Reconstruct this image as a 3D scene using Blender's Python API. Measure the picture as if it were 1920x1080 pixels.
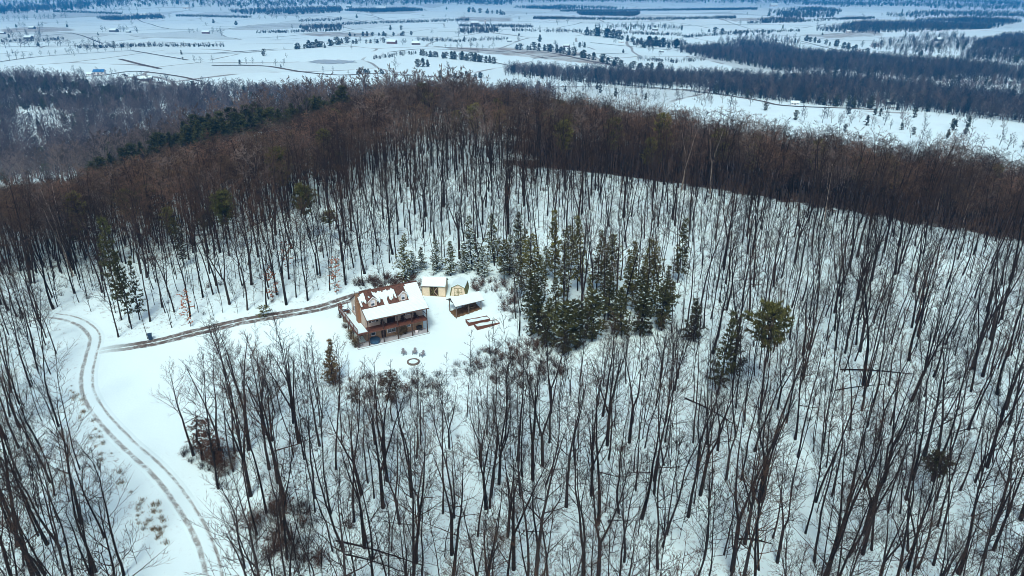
import bpy, bmesh, math, random
import numpy as np
from mathutils import Vector, Matrix

for o in list(bpy.data.objects):
    bpy.data.objects.remove(o, do_unlink=True)
scene = bpy.context.scene
COL = scene.collection
R = math.radians

# ------------------------------------------------------------------ camera
CAM_Z = 62.0
PITCH = 23.0
FPX = 1340.0
cam_data = bpy.data.cameras.new("camera")
cam_data.sensor_width = 36.0
cam_data.lens = 36.0 * FPX / 1920.0
cam_data.clip_start = 1.0
cam_data.clip_end = 40000.0
cam = bpy.data.objects.new("camera", cam_data)
COL.objects.link(cam)
cam.location = (0, 0, CAM_Z)
cam.rotation_euler = (R(90 - PITCH), 0, 0)
scene.camera = cam

# ------------------------------------------------------------------ sky, sun, exposure
world = bpy.data.worlds.new("World")
scene.world = world
world.use_nodes = True
SUN_EL, SUN_AZ = 53.0, 187.0          # azimuth clockwise from +Y: the light comes from behind the camera
wn = world.node_tree.nodes
sky = wn.new("ShaderNodeTexSky")
sky.sky_type = 'NISHITA'
sky.sun_disc = False
sky.sun_elevation = R(SUN_EL)
sky.sun_rotation = R(SUN_AZ)
sky.air_density = 1.0
sky.dust_density = 4.0
wn["Background"].inputs["Strength"].default_value = 0.12
world.node_tree.links.new(sky.outputs[0], wn["Background"].inputs[0])
sun_data = bpy.data.lights.new("sun", 'SUN')
sun_data.energy = 1.5
sun_data.angle = R(10)
sun_data.color = (1.0, 0.95, 0.88)
sun = bpy.data.objects.new("sun", sun_data)
COL.objects.link(sun)
sv = Vector((math.sin(R(SUN_AZ)) * math.cos(R(SUN_EL)), math.cos(R(SUN_AZ)) * math.cos(R(SUN_EL)), math.sin(R(SUN_EL))))
sun.rotation_euler = sv.to_track_quat('Z', 'Y').to_euler()
sun.location = (-10, -120, 160)
vs = scene.view_settings
vs.view_transform = 'Standard'
vs.look = 'None'
vs.exposure = 0.54
vs.gamma = 1.0
vs.use_curve_mapping = False
scene.cycles.use_denoising = True
scene.cycles.filter_width = 0.9
scene.cycles.max_bounces = 4
scene.cycles.diffuse_bounces = 2
scene.cycles.volume_bounces = 0
scene.cycles.transparent_max_bounces = 4
scene.cycles.use_fast_gi = False

rng = np.random.default_rng(11)
random.seed(11)

# ------------------------------------------------------------------ helpers: tags, meshes
def tag(o, label=None, cat=None, group=None, kind=None):
    if label: o["label"] = label
    if cat: o["category"] = cat
    if group: o["group"] = group
    if kind: o["kind"] = kind
    return o

def empty(name, loc=(0, 0, 0), rz=0.0, label=None, cat=None, group=None):
    o = bpy.data.objects.new(name, None)
    o.empty_display_size = 0.5
    COL.objects.link(o)
    o.location = loc
    o.rotation_euler = (0, 0, rz)
    return tag(o, label, cat, group)

def mesh_from(name, verts, faces, mats, fmat=None, smooth=False):
    me = bpy.data.meshes.new(name)
    me.from_pydata([tuple(v) for v in verts], [], faces)
    for m in (mats if isinstance(mats, (list, tuple)) else [mats]):
        me.materials.append(m)
    if fmat is not None:
        me.polygons.foreach_set("material_index", np.asarray(fmat, dtype=np.int32))
    if smooth:
        me.polygons.foreach_set("use_smooth", np.ones(len(me.polygons), dtype=bool))
    me.update()
    return me

def link(name, me, parent=None, loc=None):
    o = bpy.data.objects.new(name, me)
    COL.objects.link(o)
    if parent is not None: o.parent = parent
    if loc is not None: o.location = loc
    return o

class MB:
    """collects shapes for one mesh"""
    def __init__(s): s.v, s.f = [], []
    def add(s, vs, fs):
        b = len(s.v)
        s.v += [tuple(p) for p in vs]
        s.f += [tuple(i + b for i in f) for f in fs]
        return s
    def box(s, x0, x1, y0, y1, z0, z1):
        vs = [(x0,y0,z0),(x1,y0,z0),(x1,y1,z0),(x0,y1,z0),(x0,y0,z1),(x1,y0,z1),(x1,y1,z1),(x0,y1,z1)]
        return s.add(vs, [(0,3,2,1),(4,5,6,7),(0,1,5,4),(1,2,6,5),(2,3,7,6),(3,0,4,7)])
    def prism(s, poly, axis, a0, a1):
        """poly: list of 2-D points (counter-clockwise); axis 'x' extrudes in x with points (y,z); 'y' with points (x,z); 'z' with points (x,y)"""
        n = len(poly)
        def p3(p, a):
            return (a, p[0], p[1]) if axis == 'x' else ((p[0], a, p[1]) if axis == 'y' else (p[0], p[1], a))
        vs = [p3(p, a0) for p in poly] + [p3(p, a1) for p in poly]
        fs = [tuple(range(n - 1, -1, -1)), tuple(range(n, 2 * n))]
        fs += [(i, (i + 1) % n, n + (i + 1) % n, n + i) for i in range(n)]
        return s.add(vs, fs)
    def beam(s, p, q, w, h=None):
        """square bar from p to q"""
        h = h or w
        p, q = Vector(p), Vector(q)
        d = (q - p).normalized()
        up = Vector((0, 0, 1)) if abs(d.z) < 0.95 else Vector((0, 1, 0))
        a = d.cross(up).normalized() * w / 2
        b = a.cross(d).normalized() * h / 2
        vs = [p - a - b, p + a - b, p + a + b, p - a + b, q - a - b, q + a - b, q + a + b, q - a + b]
        return s.add(vs, [(0,1,2,3),(7,6,5,4),(0,4,5,1),(1,5,6,2),(2,6,7,3),(3,7,4,0)])
    def tube(s, pts, rad, n=6, cap=True):
        pts = [Vector(p) for p in pts]
        b = len(s.v)
        k = len(pts)
        prev = None
        for i, p in enumerate(pts):
            d = (pts[min(i + 1, k - 1)] - pts[max(i - 1, 0)]).normalized()
            ref = Vector((1, 0, 0)) if abs(d.x) < 0.8 else Vector((0, 1, 0))
            if prev is None: a = d.cross(ref).normalized()
            else: a = (prev - d * prev.dot(d)).normalized()
            prev = a
            c = d.cross(a)
            for j in range(n):
                t = 2 * math.pi * j / n
                s.v.append(tuple(p + (a * math.cos(t) + c * math.sin(t)) * rad[i]))
        for i in range(k - 1):
            for j in range(n):
                j2 = (j + 1) % n
                s.f.append((b + i * n + j, b + i * n + j2, b + (i + 1) * n + j2, b + (i + 1) * n + j))
        if cap:
            s.f.append(tuple(b + j for j in range(n - 1, -1, -1)))
            s.f.append(tuple(b + (k - 1) * n + j for j in range(n)))
        return s
    def disc(s, cx, cy, z0, z1, r, n=20, r2=None):
        r2 = r if r2 is None else r2
        return s.tube([(cx, cy, z0), (cx, cy, z1)], [r, r2], n)
    def build(s, name, mat, parent=None, loc=None, smooth=False):
        return link(name, mesh_from(name, s.v, s.f, mat, smooth=smooth), parent, loc)

# ------------------------------------------------------------------ camera maths (pixels of the 1920 x 1080 photograph)
CP, SP = math.cos(R(PITCH)), math.sin(R(PITCH))
def rays(u, v):
    a = (np.asarray(u, float) - 960) / FPX
    b = -(np.asarray(v, float) - 540) / FPX
    return a, CP + b * SP, -SP + b * CP
def project(x, y, z):
    x, y, z = np.asarray(x, float), np.asarray(y, float), np.asarray(z, float) - CAM_Z
    w = y * CP - z * SP
    w = np.where(w < 1e-3, 1e-3, w)
    return 960 + FPX * x / w, 540 - FPX * (y * SP + z * CP) / w
def on_height(u, v, z):
    a, b, c = rays(u, v)
    t = (z - CAM_Z) / c
    return float(a * t), float(b * t), z
def inside(poly, u, v):
    u, v = np.asarray(u, float), np.asarray(v, float)
    r = np.zeros(u.shape, bool)
    n = len(poly)
    for i in range(n):
        x1, y1 = poly[i]; x2, y2 = poly[(i + 1) % n]
        if y1 == y2: continue
        c = ((y1 > v) != (y2 > v)) & (u < (x2 - x1) * (v - y1) / (y2 - y1) + x1)
        r ^= c
    return r
def smooth01(t):
    t = np.clip(t, 0, 1)
    return t * t * (3 - 2 * t)

# ------------------------------------------------------------------ terrain heights
VALLEY = -78.0
_seen = [  # photograph pixel on the ground + the height there (house yard = 0)
 (100,1080,-4),(300,1080,-4.2),(500,1080,-4.5),(960,1080,-5),(1500,1080,-7),(1920,1080,-9),
 (60,820,-1),(300,880,-2.4),(300,700,-.6),(190,650,.2),(420,640,.2),(540,650,-.1),(600,690,-.6),
 (715,650,0),(760,650,0),(830,620,.1),(860,590,.8),(905,612,.2),(780,680,-.6),(640,700,-.9),
 (600,592,2.2),(450,608,1.6),(250,640,.8),(560,600,1.6),(815,553,2.2),(862,556,2.0),
 (1000,700,-1.2),(1300,750,-2),(1600,800,-4),(1900,800,-5),(700,850,-3),(1100,880,-3.6),
 (1000,560,2.4),(1300,560,1.5),(1600,560,1),(1900,600,0),(1000,450,5),(1300,450,5),(1600,480,4),(850,450,5),
 (850,330,8.5),(1000,325,9),(1150,335,9),(1300,358,8.5),(1500,405,7),(1700,440,5),(1920,472,3),
 (450,540,3),(250,560,2),(600,480,5),(0,525,0),(200,518,1.5),(400,462,3.5),(560,400,6),(700,352,8),
]
_far = [
 (-43,241,7),(-64,340,6),(-38,370,4.6),(-87,350,3.6),(-134,320,-5),(-173,300,-14),(-20,300,6),
 (10,320,0),(10,370,-6),(30,250,2),(60,230,2),(60,300,-4),(100,205,3),(100,260,-6),(130,205,-2),(150,240,-9),(175,185,-5),(200,220,-12),
 (0,450,-25),(0,560,-50),(0,700,-70),(150,330,-32),(250,300,-40),(200,450,-60),(300,600,-78),(0,900,-78),
 (-100,450,-24),(-150,550,-52),(-250,350,-36),(-300,500,-56),(-400,700,-76),(-200,800,-76),(-200,200,-13),(-300,200,-26),
 (-160,230,-10),(-120,240,-5),(-90,230,-1),(200,120,-9),(260,150,-20),(-150,100,-3),(-250,80,-15),
 (0,30,-9),(70,20,-14),(-70,20,-8),(0,-60,-25),(200,-50,-45),(-200,-50,-32),(0,-300,-70),(400,-200,-78),(-400,-200,-74),
 (550,300,-78),(-560,300,-74),(450,50,-70),(-450,50,-60),(-900,600,-78),(900,600,-78),(0,1300,-78),(700,1100,-78),(-700,1100,-78),
 (900,-300,-78),(-900,-300,-78),(0,-900,-78)]
_pts = [on_height(u, v, z) for u, v, z in _seen] + _far
_P = np.array(_pts, float)
_sc = 100.0
def _tps(d2):
    return np.where(d2 > 0, 0.5 * d2 * np.log(np.maximum(d2, 1e-12)), 0.0)
_X = _P[:, :2] / _sc
_n = len(_X)
_A = np.zeros((_n + 3, _n + 3))
_A[:_n, :_n] = _tps(((_X[:, None] - _X[None]) ** 2).sum(-1)) + np.eye(_n) * 0.004
_A[:_n, _n] = 1; _A[:_n, _n + 1:] = _X
_A[_n, :_n] = 1; _A[_n + 1:, :_n] = _X.T
_W = np.linalg.solve(_A, np.concatenate([_P[:, 2], np.zeros(3)]))
def valley_height(x, y):
    h = VALLEY + 4.0 * np.sin(x / 210 + 1.3) * np.sin(y / 330 + .4) + 5 * np.sin(x / 520 + y / 410) + 2.0 * np.sin(y / 120 + x / 300)
    far = smooth01((np.hypot(x, y) - 900) / 1500)
    h += far * (9 * np.sin(x / 700 + .6) * np.cos(y / 560) + 5 * np.sin(x / 330 - y / 450))
    # far wooded hills that close the valley, higher to the west
    west = smooth01((-x / np.maximum(y, 1) + .12) / .5)
    h += (25 + 75 * west) * smooth01((y - 4300 - 900 * (1 - west)) / 1800) * (1 + .25 * np.sin(x / 400) + .15 * np.sin(x / 170 + 2))
    h += 170 * smooth01((np.hypot(x, y) - 6500) / 3000)
    # wooded knoll on the east side
    h += 24 * np.exp(-((x - 1130) / 230) ** 2 - ((y - 1620) / 210) ** 2)
    h += 20 * np.exp(-((x - 1500) / 500) ** 2 - ((y - 3050) / 130) ** 2)
    return h
def pad(x, y, z):
    """the levelled yard the house stands on: flat along the porch, rising to the drive behind"""
    a = R(28.5)
    dx, dy = x + 26.5, y - 118.3
    l, w = dx * math.cos(a) + dy * math.sin(a), -dx * math.sin(a) + dy * math.cos(a)
    out = np.maximum(np.maximum(-3.2 - l, l - 12.5), np.maximum(-2.0 - w, w - 12.5))
    k = 1 - smooth01(out / 7.0)
    t = -.03 + 2.1 * smooth01((w - 2.2) / 10.5) - .25 * smooth01((-w - .5) / 3)
    return z * (1 - k) + t * k
def ground(x, y):
    x, y = np.broadcast_arrays(np.asarray(x, float), np.asarray(y, float))
    shp = x.shape
    q = np.stack([x.ravel(), y.ravel()], -1) / _sc
    out = np.empty(len(q))
    for i in range(0, len(q), 40000):
        b = q[i:i + 40000]
        out[i:i + 40000] = _tps(((b[:, None] - _X[None]) ** 2).sum(-1)) @ _W[:_n] + _W[_n] + b @ _W[_n + 1:]
    out = out.reshape(shp)
    r = np.hypot(x, y - 120)
    k = smooth01((r - 420) / 480)
    hill = np.maximum(out, VALLEY - 4)
    hill = pad(x, y, hill)
    hill = hill + .25 * np.sin(x / 6.1 + 1) * np.sin(y / 7.3) * smooth01((r - 45) / 40)
    return hill * (1 - k) + valley_height(x, y) * k
def hit(u, v):
    """where the ray through pixels (u, v) meets the ground: x, y, z arrays"""
    u, v = np.atleast_1d(np.asarray(u, float)), np.atleast_1d(np.asarray(v, float))
    a, b, c = rays(u, v)
    ts = np.geomspace(30, 14000, 420)
    lo = np.full(u.shape, ts[0]); hi = np.full(u.shape, np.nan)
    X, Y, Z = a[:, None] * ts, b[:, None] * ts, CAM_Z + c[:, None] * ts
    under = Z < ground(X, Y)
    first = np.where(under.any(1), under.argmax(1), len(ts) - 1)
    lo, hi = ts[np.maximum(first - 1, 0)], ts[first]
    for _ in range(22):
        m = (lo + hi) / 2
        u_ = CAM_Z + c * m < ground(a * m, b * m)
        hi = np.where(u_, m, hi); lo = np.where(u_, lo, m)
    x, y = a * hi, b * hi
    return x, y, ground(x, y)
def at(u, v):
    x, y, z = hit(u, v)
    return float(x[0]), float(y[0]), float(z[0])
def gz(x, y):
    return float(ground(x, y))
# ------------------------------------------------------------------ materials
def new_mat(name):
    m = bpy.data.materials.new(name)
    m.use_nodes = True
    nt = m.node_tree
    bs = nt.nodes["Principled BSDF"]
    bs.inputs["Specular IOR Level"].default_value = 0.25
    return m, nt, nt.nodes, nt.links, bs
def noise(nt, scale, detail=4, rough=.6, vec=None, dim='3D'):
    n = nt.nodes.new("ShaderNodeTexNoise")
    n.noise_dimensions = dim
    n.inputs["Scale"].default_value = scale
    n.inputs["Detail"].default_value = detail
    n.inputs["Roughness"].default_value = rough
    if vec is not None: nt.links.new(vec, n.inputs["Vector"])
    return n.outputs["Fac"]
def ramp(nt, fac, stops, interp='LINEAR'):
    r = nt.nodes.new("ShaderNodeValToRGB")
    r.color_ramp.interpolation = interp
    e = r.color_ramp.elements
    while len(e) < len(stops): e.new(.5)
    for i, (p, c) in enumerate(stops):
        e[i].position = p
        e[i].color = (c, c, c, 1) if isinstance(c, (int, float)) else (*c, 1)
    nt.links.new(fac, r.inputs[0])
    return r.outputs[0]
def mixc(nt, fac, a, b):
    m = nt.nodes.new("ShaderNodeMix")
    m.data_type = 'RGBA'
    for sock, val in ((m.inputs[0], fac), (m.inputs[6], a), (m.inputs[7], b)):
        if isinstance(val, (int, float)): sock.default_value = val
        elif isinstance(val, tuple): sock.default_value = (*val, 1)
        else: nt.links.new(val, sock)
    return m.outputs[2]
def mth(nt, op, a, b=None, clamp=False):
    m = nt.nodes.new("ShaderNodeMath")
    m.operation = op
    m.use_clamp = clamp
    for i, val in enumerate((a, b)):
        if val is None: continue
        if isinstance(val, (int, float)): m.inputs[i].default_value = val
        else: nt.links.new(val, m.inputs[i])
    return m.outputs[0]
def bump(nt, h, strength, dist, bs):
    b = nt.nodes.new("ShaderNodeBump")
    b.inputs["Strength"].default_value = strength
    b.inputs["Distance"].default_value = dist
    nt.links.new(h, b.inputs["Height"])
    nt.links.new(b.outputs[0], bs.inputs["Normal"])
def coords(nt, which="Object"):
    t = nt.nodes.new("ShaderNodeTexCoord")
    return t.outputs[which]

def plain(name, col, rough=.7, var=.25, scale=3.0, metallic=0.0, bumps=0.0, rnd=0.0):
    """a colour with uneven tone, wear and a little relief"""
    m, nt, N, L, bs = new_mat(name)
    co = coords(nt)
    f = noise(nt, scale, 5, .65, co)
    lo = tuple(c * (1 - var) for c in col); hi = tuple(min(1, c * (1 + var)) for c in col)
    c = ramp(nt, f, [(.3, lo), (.7, hi)])
    if rnd:
        oi = N.new("ShaderNodeObjectInfo")
        h = N.new("ShaderNodeHueSaturation")
        L.new(c, h.inputs["Color"])
        L.new(mth(nt, 'ADD', mth(nt, 'MULTIPLY', oi.outputs["Random"], 2 * rnd), 1 - rnd), h.inputs["Value"])
        c = h.outputs[0]
    L.new(c, bs.inputs["Base Color"])
    bs.inputs["Roughness"].default_value = rough
    bs.inputs["Metallic"].default_value = metallic
    if bumps: bump(nt, f, .5, bumps, bs)
    return m

SNOW = (.645, .87, .88)
def snow_material(name, specks=0.0):
    m, nt, N, L, bs = new_mat(name)
    co = coords(nt)
    big = noise(nt, .35, 3, .5, co)
    c = ramp(nt, big, [(.3, tuple(k * .95 for k in SNOW)), (.7, SNOW)])
    L.new(c, bs.inputs["Base Color"])
    bs.inputs["Roughness"].default_value = .55
    h = noise(nt, 1.4, 5, .6, co)
    bump(nt, h, .35, .12, bs)
    return m
M = {}
M['snow'] = snow_material("snow")

def ground_material():
    m, nt, N, L, bs = new_mat("snowy_ground")
    co = coords(nt)
    at_ = N.new("ShaderNodeAttribute"); at_.attribute_name = "cover"; at_.attribute_type = 'GEOMETRY'
    sep = N.new("ShaderNodeSeparateColor"); L.new(at_.outputs["Color"], sep.inputs[0])
    litter, bare, stubble = sep.outputs[0], sep.outputs[1], sep.outputs[2]
    big = noise(nt, .05, 4, .6, co)
    snow = ramp(nt, big, [(.3, tuple(k * .94 for k in SNOW)), (.7, SNOW)])
    # leaf litter, twigs and stones that poke through the thin snow under the trees
    n1 = noise(nt, .9, 6, .72, co)
    n2 = noise(nt, .12, 3, .5, co)
    n3 = noise(nt, 3.2, 3, .6, co)
    thr = mth(nt, 'ADD', mth(nt, 'MULTIPLY', n1, .62), mth(nt, 'ADD', mth(nt, 'MULTIPLY', n2, .22), mth(nt, 'MULTIPLY', n3, .30)))
    spots = mth(nt, 'MULTIPLY', ramp(nt, thr, [(.605, 0.0), (.71, 1.0)]), litter)
    brown = ramp(nt, noise(nt, 2.1, 4, .7, co), [(.3, (.045, .032, .026)), (.7, (.15, .105, .08))])
    c = mixc(nt, mth(nt, 'MULTIPLY', spots, .72), snow, brown)
    # slopes the snow has gone from: brown oak leaves with snow left in patches
    leaf = ramp(nt, noise(nt, .6, 6, .75, co), [(.3, (.026, .019, .013)), (.55, (.060, .043, .028)), (.75, (.11, .08, .055))])
    keep = ramp(nt, mth(nt, 'ADD', mth(nt, 'MULTIPLY', noise(nt, .3, 6, .75, co), .6), mth(nt, 'MULTIPLY', bare, .5)), [(.52, 0.0), (.60, 1.0)])
    c = mixc(nt, keep, c, leaf)
    # pasture grass and corn stubble showing through
    grass = ramp(nt, noise(nt, .03, 5, .7, co), [(.35, (.18, .19, .17)), (.65, (.34, .31, .24))])
    gk = mth(nt, 'MULTIPLY', stubble, ramp(nt, noise(nt, .02, 6, .75, co), [(.35, .25), (.6, 1.0)]))
    c = mixc(nt, gk, c, grass)
    # the valley's patchwork: each field has its own cover of stubble, with a rough grass strip along its fence
    far = N.new("ShaderNodeAttribute"); far.attribute_name = "fields"; far.attribute_type = 'GEOMETRY'
    mp = N.new("ShaderNodeMapping"); mp.inputs["Rotation"].default_value = (0, 0, .35); mp.inputs["Scale"].default_value = (1 / 260, 1 / 420, 0)
    L.new(co, mp.inputs[0])
    wv = N.new("ShaderNodeTexNoise"); wv.inputs["Scale"].default_value = .8; L.new(mp.outputs[0], wv.inputs["Vector"])
    warp = N.new("ShaderNodeVectorMath"); warp.operation = 'MULTIPLY_ADD'; L.new(wv.outputs["Color"], warp.inputs[0]); warp.inputs[1].default_value = (.5, .5, 0); L.new(mp.outputs[0], warp.inputs[2])
    v1 = N.new("ShaderNodeTexVoronoi"); v1.voronoi_dimensions = '2D'; v1.inputs["Scale"].default_value = 1.0; L.new(warp.outputs[0], v1.inputs["Vector"])
    v2 = N.new("ShaderNodeTexVoronoi"); v2.voronoi_dimensions = '2D'; v2.feature = 'DISTANCE_TO_EDGE'; v2.inputs["Scale"].default_value = 1.0; L.new(warp.outputs[0], v2.inputs["Vector"])
    cell = N.new("ShaderNodeSeparateColor"); L.new(v1.outputs["Color"], cell.inputs[0])
    tone = ramp(nt, cell.outputs[0], [(.0, 0.0), (.55, .03), (.8, .12), (.93, .42), (1.0, .6)])
    rows = noise(nt, .05, 5, .75, co)
    tone = mth(nt, 'MULTIPLY', tone, ramp(nt, rows, [(.3, .3), (.6, 1.0)]))
    edge = mth(nt, 'MULTIPLY', ramp(nt, v2.outputs["Distance"], [(.010, 1.0), (.016, 0.0)]), ramp(nt, noise(nt, .008, 3, .6, co), [(.42, 0.0), (.5, .8)]))
    fk = mth(nt, 'MULTIPLY', mth(nt, 'MAXIMUM', tone, edge), far.outputs["Fac"])
    c = mixc(nt, fk, c, (.16, .135, .10))
    L.new(c, bs.inputs["Base Color"])
    bs.inputs["Roughness"].default_value = .65
    h = mth(nt, 'ADD', n1, mth(nt, 'MULTIPLY', n3, .35))
    bump(nt, h, .28, .2, bs)
    return m
M['ground'] = ground_material()

def bark_material(name, a, b, rnd=.55):
    m, nt, N, L, bs = new_mat(name)
    co = coords(nt)
    mp = N.new("ShaderNodeMapping"); mp.inputs["Scale"].default_value = (9, 9, 1.2)
    L.new(co, mp.inputs[0])
    f = noise(nt, 1.0, 4, .65, mp.outputs[0])
    c = ramp(nt, f, [(.3, a), (.72, b)])
    oi = N.new("ShaderNodeObjectInfo")
    hsv = N.new("ShaderNodeHueSaturation")
    L.new(c, hsv.inputs["Color"])
    L.new(mth(nt, 'ADD', mth(nt, 'MULTIPLY', oi.outputs["Random"], 2 * rnd), 1 - rnd), hsv.inputs["Value"])
    L.new(hsv.outputs[0], bs.inputs["Base Color"])
    bs.inputs["Roughness"].default_value = .9
    bs.inputs["Specular IOR Level"].default_value = .1
    return m
M['bark'] = bark_material("bark", (.007, .006, .006), (.030, .026, .025))
M['twig'] = bark_material("twig_bark", (.012, .009, .008), (.036, .026, .022))
M['twig_red'] = bark_material("reddish_twig_bark", (.030, .019, .013), (.070, .047, .033))
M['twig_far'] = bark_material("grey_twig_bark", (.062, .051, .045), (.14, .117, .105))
M['twig_brown'] = bark_material("olive_brown_twig_bark", (.04, .03, .018), (.085, .066, .042))
M['ridge_lit_rust'] = bark_material("lit_rusty_twig_bark", (.085, .053, .036), (.165, .108, .075))  # russet, with the brightness of lit crowns put into the colour
M['ridge_brown'] = bark_material("brown_twig_bark", (.055, .040, .026), (.115, .083, .055))
M['ridge_dark'] = bark_material("dark_twig_bark", (.016, .012, .010), (.045, .034, .027))  # dark tier: the black gaps between lit crowns, painted as twig colour
M['ridge_grey'] = bark_material("lit_ashy_twig_bark", (.09, .077, .068), (.18, .156, .138))  # bright tier: lit crowns imitated by a paler twig colour
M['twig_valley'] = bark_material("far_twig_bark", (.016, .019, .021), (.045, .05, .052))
M['bark_grey'] = bark_material("grey_bark", (.012, .011, .011), (.044, .039, .037))
M['bark_pale'] = bark_material("pale_bark", (.20, .17, .14), (.42, .38, .33))
M['needle'] = plain("pine_needles", (.076, .082, .021), .7, .6, 1.2, rnd=.4)
M['needle_olive'] = plain("olive_pine_needles", (.095, .096, .02), .7, .6, 1.2, rnd=.4)
M['needle_dark'] = plain("dark_pine_needles", (.046, .052, .016), .7, .5, 1.2, rnd=.4)
M['cedar'] = plain("winter_cedar", (.115, .085, .032), .75, .5, 1.5, rnd=.3)
M['dead_leaf'] = plain("dead_oak_leaves", (.27, .10, .04), .8, .4, 2.0, rnd=.3)
M['brush'] = plain("dry_brush", (.075, .045, .03), .9, .5, 2.0, rnd=.4)
M['vine'] = plain("brown_vine", (.06, .042, .02), .9, .5, 2.0, rnd=.3)
M['dry_grass'] = plain("dry_grass", (.20, .155, .085), .9, .4, 2.0, rnd=.3)

# ------------------------------------------------------------------ the ground sheet
CLEARING = [(95,585),(150,580),(215,608),(228,630),(300,622),(450,596),(600,560),(640,545),(735,528),(780,522),(800,520),(850,525),(905,530),(948,590),(962,620),(930,645),(880,668),
            (830,692),(760,706),(690,702),(640,700),(540,705),(470,730),(410,770),(330,850),(370,880),(430,960),(470,1080),(500,1160),(330,1160),(320,1080),(280,960),(230,880),(190,800),(150,700),(130,640)]
OPEN_SNOW = [(215,640),(300,645),(450,615),(600,590),(640,640),(700,655),(800,640),(840,560),(900,575),(945,600),(930,640),(830,690),(760,700),(640,695),(540,700),(470,725),(400,770),(330,845),(250,840),(185,760),(165,690),(180,650)]
BARE_EAST = [(840,322),(1000,322),(1150,332),(1300,356),(1500,402),(1700,437),(1920,468),(2300,520),(2300,100),(1100,200),(980,235),(900,270)]
BARE_WEST = [(-400,560),(0,524),(200,515),(330,480),(400,440),(520,380),(300,345),(150,350),(-400,330)]
FIELD_PATCHES = [[(590,60),(625,60),(700,62),(690,70),(600,68),(560,66)],[(832,88),(960,90),(1090,98),(1170,124),(1090,118),(960,104),(850,96)],
                 [(0,55),(60,50),(130,52),(135,58),(60,60),(0,62)],[(1500,66),(1640,58),(1660,66),(1560,72)],[(1750,150),(1850,150),(1900,156),(1800,160)],
                 [(860,32),(960,33),(960,40),(870,41)],[(1340,36),(1500,30),(1490,36),(1380,40)]]
def in_range(x, y, z):
    return (np.hypot(x, y) < 520)
def build_ground():
    rr = np.concatenate([np.linspace(6, 28, 5, endpoint=False), np.geomspace(28, 13000, 455)])
    an = np.concatenate([np.arange(-56, 56.01, .3), np.arange(60, 304, 6.0)])
    nr, na = len(rr), len(an)
    A, Q = np.meshgrid(np.radians(an), rr)
    X, Y = Q * np.sin(A), Q * np.cos(A)
    Z = ground(X, Y)
    u, v = project(X, Y, Z)
    front = (Y > 5)
    near = np.hypot(X, Y) < 560
    clr = inside(OPEN_SNOW, u, v) & front & near
    path = inside(CLEARING, u, v) & front & near
    litter = np.where(near, np.where(clr, 0.0, np.where(path, .25, 1.0)), 0.0)
    litter = np.where(~near, .0, litter)
    # bare ground: which side of the crest, judged on the map
    crest_u = np.array([840, 1000, 1150, 1300, 1500, 1700, 1920]); crest_v = np.array([331, 326, 336, 359, 406, 441, 473])
    cx, cy, cz = hit(crest_u, crest_v + 3)
    cl_u = np.array([-200, 0, 200, 330, 420, 540]); cl_v = np.array([545, 527, 520, 492, 462, 415])
    lx, ly, lz = hit(cl_u, cl_v)
    yc = np.interp(X, np.concatenate([cx, [400]]), np.concatenate([cy, [110]]))
    east = (X > cx[0] - 2) & (Y > yc + 2.0 + 3 * np.sin(X / 3.1) * np.sin(X / 1.7)) & (Y > 60)
    yl = np.interp(X, lx, ly)
    west = smooth01((-50 - X) / 30) * smooth01((Y - yl - 3 - 3 * np.sin(X / 4.1)) / 6) * smooth01((yl + 110 - Y) / 60)
    bare = np.where(east, smooth01((Y - yc + 3 * np.sin(X / 2.3) * np.sin(X / 5.1)) / 24) * smooth01((X - cx[0] + 8 + 6 * np.sin(Y / 7)) / 45), 0) * np.where(np.hypot(X, Y) < 620, 1, 0)
    bare = np.maximum(bare * .8, west * .45)
    far = ~near & (np.hypot(X, Y) < 900)
    litter = np.where(far, .6, litter)
    stub = np.zeros_like(X)
    for poly in FIELD_PATCHES:
        stub = np.maximum(stub, (inside(poly, u, v) & front & (np.hypot(X, Y) > 700)).astype(float))
    stub = np.maximum(stub, np.where(np.hypot(X, Y) > 900, .10 * (np.sin(X / 180 + Y / 260) > .55), 0))
    verts = np.stack([X.ravel(), Y.ravel(), Z.ravel()], -1)
    i, j = np.meshgrid(np.arange(nr - 1), np.arange(na), indexing='ij')
    j2 = (j + 1) % na
    f = np.stack([i * na + j, i * na + j2, (i + 1) * na + j2, (i + 1) * na + j], -1).reshape(-1, 4)[:, ::-1]
    me = bpy.data.meshes.new("ground")
    nv, nf = len(verts) + 1, len(f) + na
    c = np.array([[0, 0, gz(0, 0)]])
    verts = np.concatenate([verts, c])
    tri = np.stack([np.full(na, nv - 1), (np.arange(na) + 1) % na, np.arange(na)], -1)
    me.vertices.add(nv); me.vertices.foreach_set("co", verts.ravel())
    me.loops.add(nf * 4 - na)
    me.loops.foreach_set("vertex_index", np.concatenate([f.ravel(), tri.ravel()]).astype(np.int32))
    me.polygons.add(nf)
    st = np.concatenate([np.arange(len(f)) * 4, len(f) * 4 + np.arange(na) * 3]).astype(np.int32)
    me.polygons.foreach_set("loop_start", st)
    me.polygons.foreach_set("use_smooth", np.ones(nf, bool))
    me.update(); me.validate()
    att = me.color_attributes.new("cover", 'FLOAT_COLOR', 'POINT')
    cv = np.zeros((nv, 4)); cv[:, 3] = 1
    cv[:-1, 0] = litter.ravel(); cv[:-1, 1] = bare.ravel(); cv[:-1, 2] = stub.ravel()
    att.data.foreach_set("color", cv.ravel())
    fa = me.attributes.new("fields", 'FLOAT', 'POINT')
    fa.data.foreach_set("value", np.concatenate([smooth01((np.hypot(X, Y) - 850) / 150).ravel(), [0.0]]))
    me.materials.append(M['ground'])
    o = link("ground", me)
    tag(o, "snow covered hill and farmland running down to the valley", None, None, "structure")
    return o
build_ground()

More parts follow.
